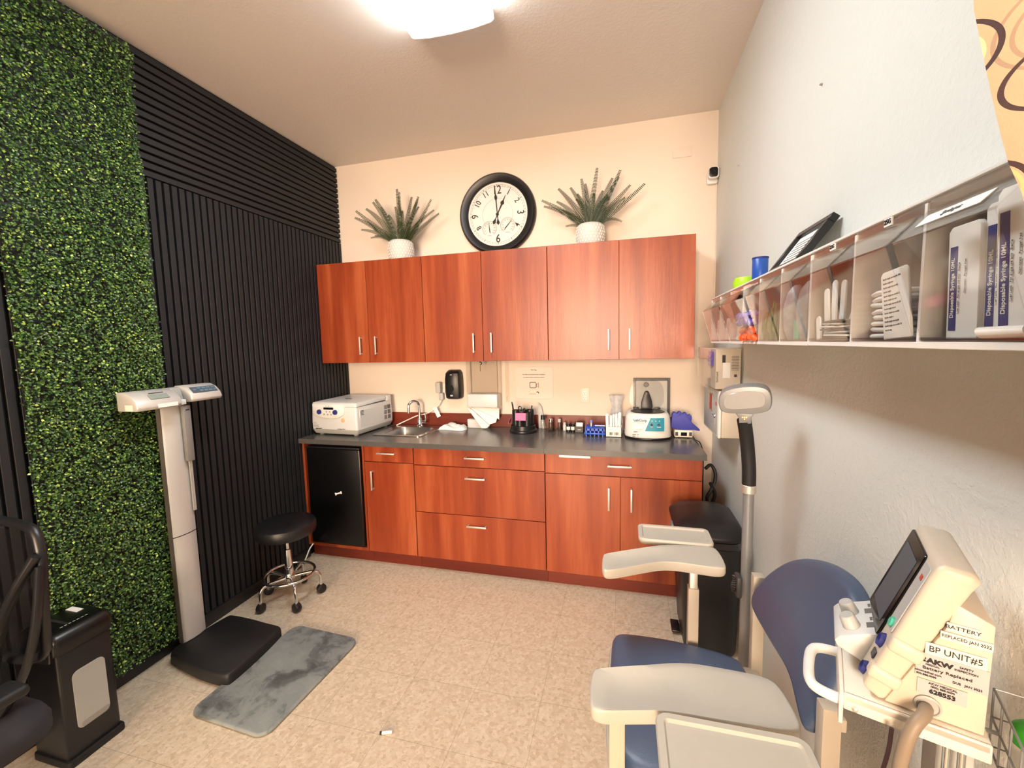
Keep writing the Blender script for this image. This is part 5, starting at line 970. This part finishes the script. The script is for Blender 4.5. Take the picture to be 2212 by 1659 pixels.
# mat
mb = MB().prism(rrect(-.215, -.30, .215, .30, .055, 6), 0, .018, 'xy', .009, 3, m=Matrix.Translation((.702, -1.628, .0005)) @ Matrix.Rotation(-.055, 4, 'Z')); solo('floor_mat', mb, 'anti_fatigue_rubber', 'scuffed grey rubber floor mat in front of the column scale', 'mat', (.702, -1.628, 0), ang=60)
mb = MB(); mb.cyl((1.347, -1.80, .006), (1.385, -1.787, .006), .006, seg=12); mb.mi = 1; mb.cyl((1.339, -1.803, .006), (1.3465, -1.8004, .006), .0062, seg=12); solo('needle_sheath', mb, ['paper', 'ink'], 'tiny white plastic cap lying on the floor', 'cap', (1.36, -1.795, 0))
# ================================================================== leaf wall
t = T('leaf_wall_panel', 'tall strip of artificial green boxwood leaves on the black slat wall', 'plant wall', (.01, -1.82, .08))
part('backing', MB().box(.0015, -2.07, .085, .012, -1.575, 3.0), 'black_matte', t)
rn = random.Random(5); vs = []; fs = []
for k in range(43000):
    y = rn.uniform(-2.085, -1.555); z = rn.uniform(.085, 3.005); e = min(y+2.085, -1.555-y)
    dep = rn.random()**.7; x = .014+dep*(.046 if e > .03 else .026)+.012*math.sin(9*z+4*y)*math.sin(7*y)*dep
    n = Vector((1.0, rn.gauss(0, .55), rn.gauss(.35, .5))).normalized(); u = n.orthogonal().normalized(); a = rn.uniform(0, 2*pi)
    d = (Matrix.Rotation(a, 3, n) @ u); d = (d+Vector((.25, 0, -.15))).normalized(); s_ = n.cross(d).normalized(); L = rn.uniform(.0075, .0135); w = L*rn.uniform(.34, .46); p = Vector((max(x, .013), y, z)); cup = n*L*.16
    b0 = len(vs); vs += [p, p+d*L*.45-s_*w+cup, p+d*L, p+d*L*.45+s_*w+cup, p+d*L*.45-cup*.3]; fs += [(b0, b0+1, b0+4), (b0+1, b0+2, b0+4), (b0+2, b0+3, b0+4), (b0+3, b0, b0+4)]
me = bpy.data.meshes.new('foliage'); me.from_pydata([tuple(v-t.location) for v in vs], [], fs); me.materials.append(M['boxwood_leaf']); me.shade_smooth()
o = bpy.data.objects.new('foliage', me); COL.objects.link(o); o.parent = t
# ================================================================== shredder and office chair
t = T('paper_shredder', 'black paper shredder with a clear window, at the foot of the leaf wall', 'shredder', (.175, -2.115, 0))
part('bin', MB().prism(rrect(.080, -2.205, .268, -2.030, .012, 3), .004, .452, 'xy', .004, 2), 'black_plastic', t)
part('base_rim', MB().prism(rrect(.077, -2.212, .278, -2.022, .012, 3), .0, .030, 'xy', .004, 2), 'black_matte', t)
wp = rrect(-2.168, .125, -2.062, .360, .022, 5); part('window', MB().prism(wp, .2665, .2705, 'yz', .0012, 1), 'device_grey', t, label='clear window with grey shreddings inside'); wn = t.children[-1]
part('window_lip', MB().prism(rrect(-2.156, .128, -2.066, .150, .008, 3), .270, .2745, 'yz', .001, 1), 'smoked_plastic', wn)
st = [rrect(.072+a, -2.212+b_, .276-c, -2.020-b_, .02, 4) for a, b_, c in ((0, 0, .004), (0, 0, 0), (.004, .004, .012), (.02, .012, .04))]
part('cutter_head', MB().loft([[(x, y, z) for x, y in r_] for r_, z in zip(st, (.4525, .50, .524, .532))]), 'black_gloss', t, ang=50); hd = t.children[-1]
part('paper_slot', MB().box(.10, -2.14, .5322, .22, -2.130, .5335), 'ink', hd); part('head_label', MB().box(.100, -2.075, .5322, .165, -2.052, .5332), 'paper', hd)
mb = MB(); [mb.box(.115+.011*k, -2.190, .5322, .122+.011*k, -2.184, .5332) for k in range(8)]; [mb.box(.222, -2.16+.013*k, .5305, .226, -2.152+.013*k, .5325) for k in range(7)]; part('head_marks', mb, 'light_grey', hd)
cx_, cy_ = .40, -2.62
t = T('office_chair', 'black mesh-back office chair at the left edge, in front of the shredder', 'chair', (cx_, cy_, 0))
part('seat', MB().loft([[(cx_+x*f, cy_+y*f, z) for x, y in rrect(-.25, -.24, .25, .24, .09, 5)] for f, z in ((.9, .43), (1, .445), (1.0, .48), (.96, .505), (.8, .515))]), 'seat_fabric', t, ang=60)
by = -2.385
mb = MB(); mb.tube([(cx_-.21, by, .62), (cx_-.235, by-.012, .80), (cx_-.21, by+.01, 1.03), (cx_-.15, by+.012, 1.065), (cx_+.15, by+.012, 1.065), (cx_+.225, by+.01, 1.035), (cx_+.235, by-.012, .80), (cx_+.20, by, .62)], .014, 10, smooth=2, closed=True); bf = part('back_frame', mb, 'black_plastic', t)
part('back_mesh', MB().sheet([[(cx_+x*(.19+.02*math.sin(z*2)), by-.018*math.cos(x*1.5)+.008, .62+.43*z) for x in (-1, -.5, 0, .5, 1)] for z in [k/8 for k in range(9)]], .004), 'smoked_plastic', bf)
mb = MB().tube([(cx_+.235, by-.01, .985), (cx_+.20, by-.045, .90), (cx_+.13, by-.055, .78), (cx_+.06, by-.05, .64), (cx_+.02, by-.06, .50), (cx_, by-.12, .43)], .022, 12, smooth=2, flat=.6); part('back_spine', mb, 'black_plastic', t)
mb = MB().tube([(cx_+.235, by-.005, .95), (cx_+.245, by-.03, .80), (cx_+.215, by-.05, .66), (cx_+.14, by-.07, .53), (cx_+.05, by-.10, .44)], .018, 12, smooth=2, flat=.6); part('side_spine', mb, 'black_plastic', t)
for s in (-1, 1):
    mb = MB().tube([(cx_+s*.24, cy_+.02, .47), (cx_+s*.30, cy_+.03, .50), (cx_+s*.31, cy_+.05, .60), (cx_+s*.305, cy_+.04, .655)], .014, 10, smooth=1); a = part('armrest', mb, 'black_plastic', t)
    part('arm_pad', MB().box(cx_+s*.305-.04, cy_-.12, .655, cx_+s*.305+.04, cy_+.13, .685, .012, 3), 'black_matte', a)
part('gas_lift', MB().cyl((cx_, cy_, .10), (cx_, cy_, .43), .025, seg=20), 'black_plastic', t)
for k in range(5):
    a = 2*pi*k/5+.35; q = (cx_+.27*math.cos(a), cy_+.27*math.sin(a)); lg = part('base_leg', MB().tube([(cx_+.02*math.cos(a), cy_+.02*math.sin(a), .115), (q[0], q[1], .075)], .020, 10, flat=.8), 'black_plastic', t)
    part('caster', MB().lathe([(0, -.022), (.024, -.022), (.028, -.015), (.028, .015), (.024, .022), (0, .022)], 18, (q[0], q[1], .0285), axis='y'), 'black_plastic', lg)
# ================================================================== curtain at the near end of the rack
t = T('privacy_curtain', 'cream curtain with brown looping rings, beside the near end of the bin rack', 'curtain', (2.80, -2.66, .9))
def curtain_mat():
    m = NT('ring_curtain'); sx_ = m.n('ShaderNodeSeparateXYZ', {0: m.coord()}); X, Z = sx_.outputs[0], sx_.outputs[2]
    col = m.mix(m.noise(m.coord(), 40, 3), lin('c9a78c'), lin('d3b498'))
    for cx0, cz0, r0, w0, c_ in ((-.115, .948, .042, 0.00118, 'a8927f'), (-.115, .946, .034, 0.00118, 'a8927f'), (-.190, .945, .0365, 0.00149, '43353a'), (-.192, .942, .0315, 0.00099, 'e6d9a8'), (-.192, .942, .0285, 0.00112, '55444a'), (-.118, .903, .030, 0.00143, '4a393c'), (-.113, .908, .0245, 0.00124, '5a4648'), (-.165, .800, .046, 0.00149, '4a3838'), (-.165, .800, .0425, 0.00087, 'd8c890'), (-.08, 1.06, .05, 0.00136, '6b5350'), (-.10, 1.05, .042, 0.00136, 'a8927f'), (-.03, .98, .05, 0.00136, '43353a'), (-.04, .86, .045, 0.00136, 'a8927f'), (.02, 1.2, .06, 0.00136, '43353a'), (.0, 1.22, .05, 0.00136, 'a8927f')):
        dx = m.math('SUBTRACT', X, cx0); dz = m.math('SUBTRACT', Z, cz0); d = m.math('SQRT', m.math('ADD', m.math('MULTIPLY', dx, dx), m.math('MULTIPLY', dz, dz)))
        col = m.mix(m.math('LESS_THAN', m.math('ABSOLUTE', m.math('SUBTRACT', d, r0)), w0), col, lin(c_))
    m.bsdf(col, .85, bump=m.noise(m.coord((1, 1, 1)), 500, 2), bdist=.0004); M['ring_curtain'] = m.m
curtain_mat()
def xe(z):
    K = [(0.9, 2.735), (1.60, 2.700), (1.71, 2.676), (1.739, 2.663), (1.815, 2.645), (1.889, 2.629), (2.3, 2.60), (3.05, 2.59)]
    for (a, b_), (c, d) in zip(K, K[1:]):
        if z <= c: return b_+(d-b_)*(z-a)/(c-a)
    return K[-1][1]
g = []
for j in range(60):
    z = 1.25+(H-.02-1.25)*j/59; row = []
    for i in range(25):
        u = i/24; x0 = xe(z); x = x0+(2.888-x0)*u; row.append((x, -2.640-.020*math.sin(u*14+.6*math.sin(z*2))-.010*math.sin(u*5), z))
    g.append(row)
part('cloth', MB().sheet(g, .002), 'ring_curtain', t, ang=80)
part('track', MB().box(2.45, -2.665, H-.02, XR-.002, -2.635, H-.0005, .002), 'white_plastic', t)
# ================================================================== lights, camera
def area(name, loc, rot, sx_, sy_, power, col):
    l = bpy.data.lights.new(name, 'AREA'); l.shape = 'RECTANGLE'; l.size = sx_; l.size_y = sy_; l.energy = power; l.color = col
    o = bpy.data.objects.new(name, l); COL.objects.link(o); o.location = loc; o.rotation_euler = rot; return o
area('hall_light', (1.6, YF-4.8, 1.75), (pi/2, 0, 0), 2.0, 2.2, 400, (1.0, .76, .56))
w = bpy.data.worlds.new('World'); w.use_nodes = True; SC.world = w; w.node_tree.nodes['Background'].inputs[0].default_value = (.9, .8, .7, 1); w.node_tree.nodes['Background'].inputs[1].default_value = .05
RM = [[0.9672585271317242, 0.25266903250995554, -0.023860044037062038], [-0.0009950587167771967, 0.09778861588189093, 0.9952067104185213], [-0.25379115735012847, 0.9625984347662254, -0.09483829309142645]]
c = bpy.data.cameras.new('camera'); co = bpy.data.objects.new('camera', c); COL.objects.link(co)
r, u, f = [Vector(v) for v in RM]; m = Matrix((r, u, -f)).transposed().to_4x4(); m.translation = (2.294530394686221, -3.190049655156115, 1.5673889685678823); co.matrix_world = m
c.sensor_width = 36; c.sensor_fit = 'HORIZONTAL'; c.lens = 918.1138317224194/2212*36; c.clip_start = .02; SC.camera = co
v = SC.view_settings; SC.display_settings.display_device = 'sRGB'; v.view_transform = 'Standard'; v.look = 'None'; v.exposure = 0.90; v.gamma = 1.0; v.use_curve_mapping = False
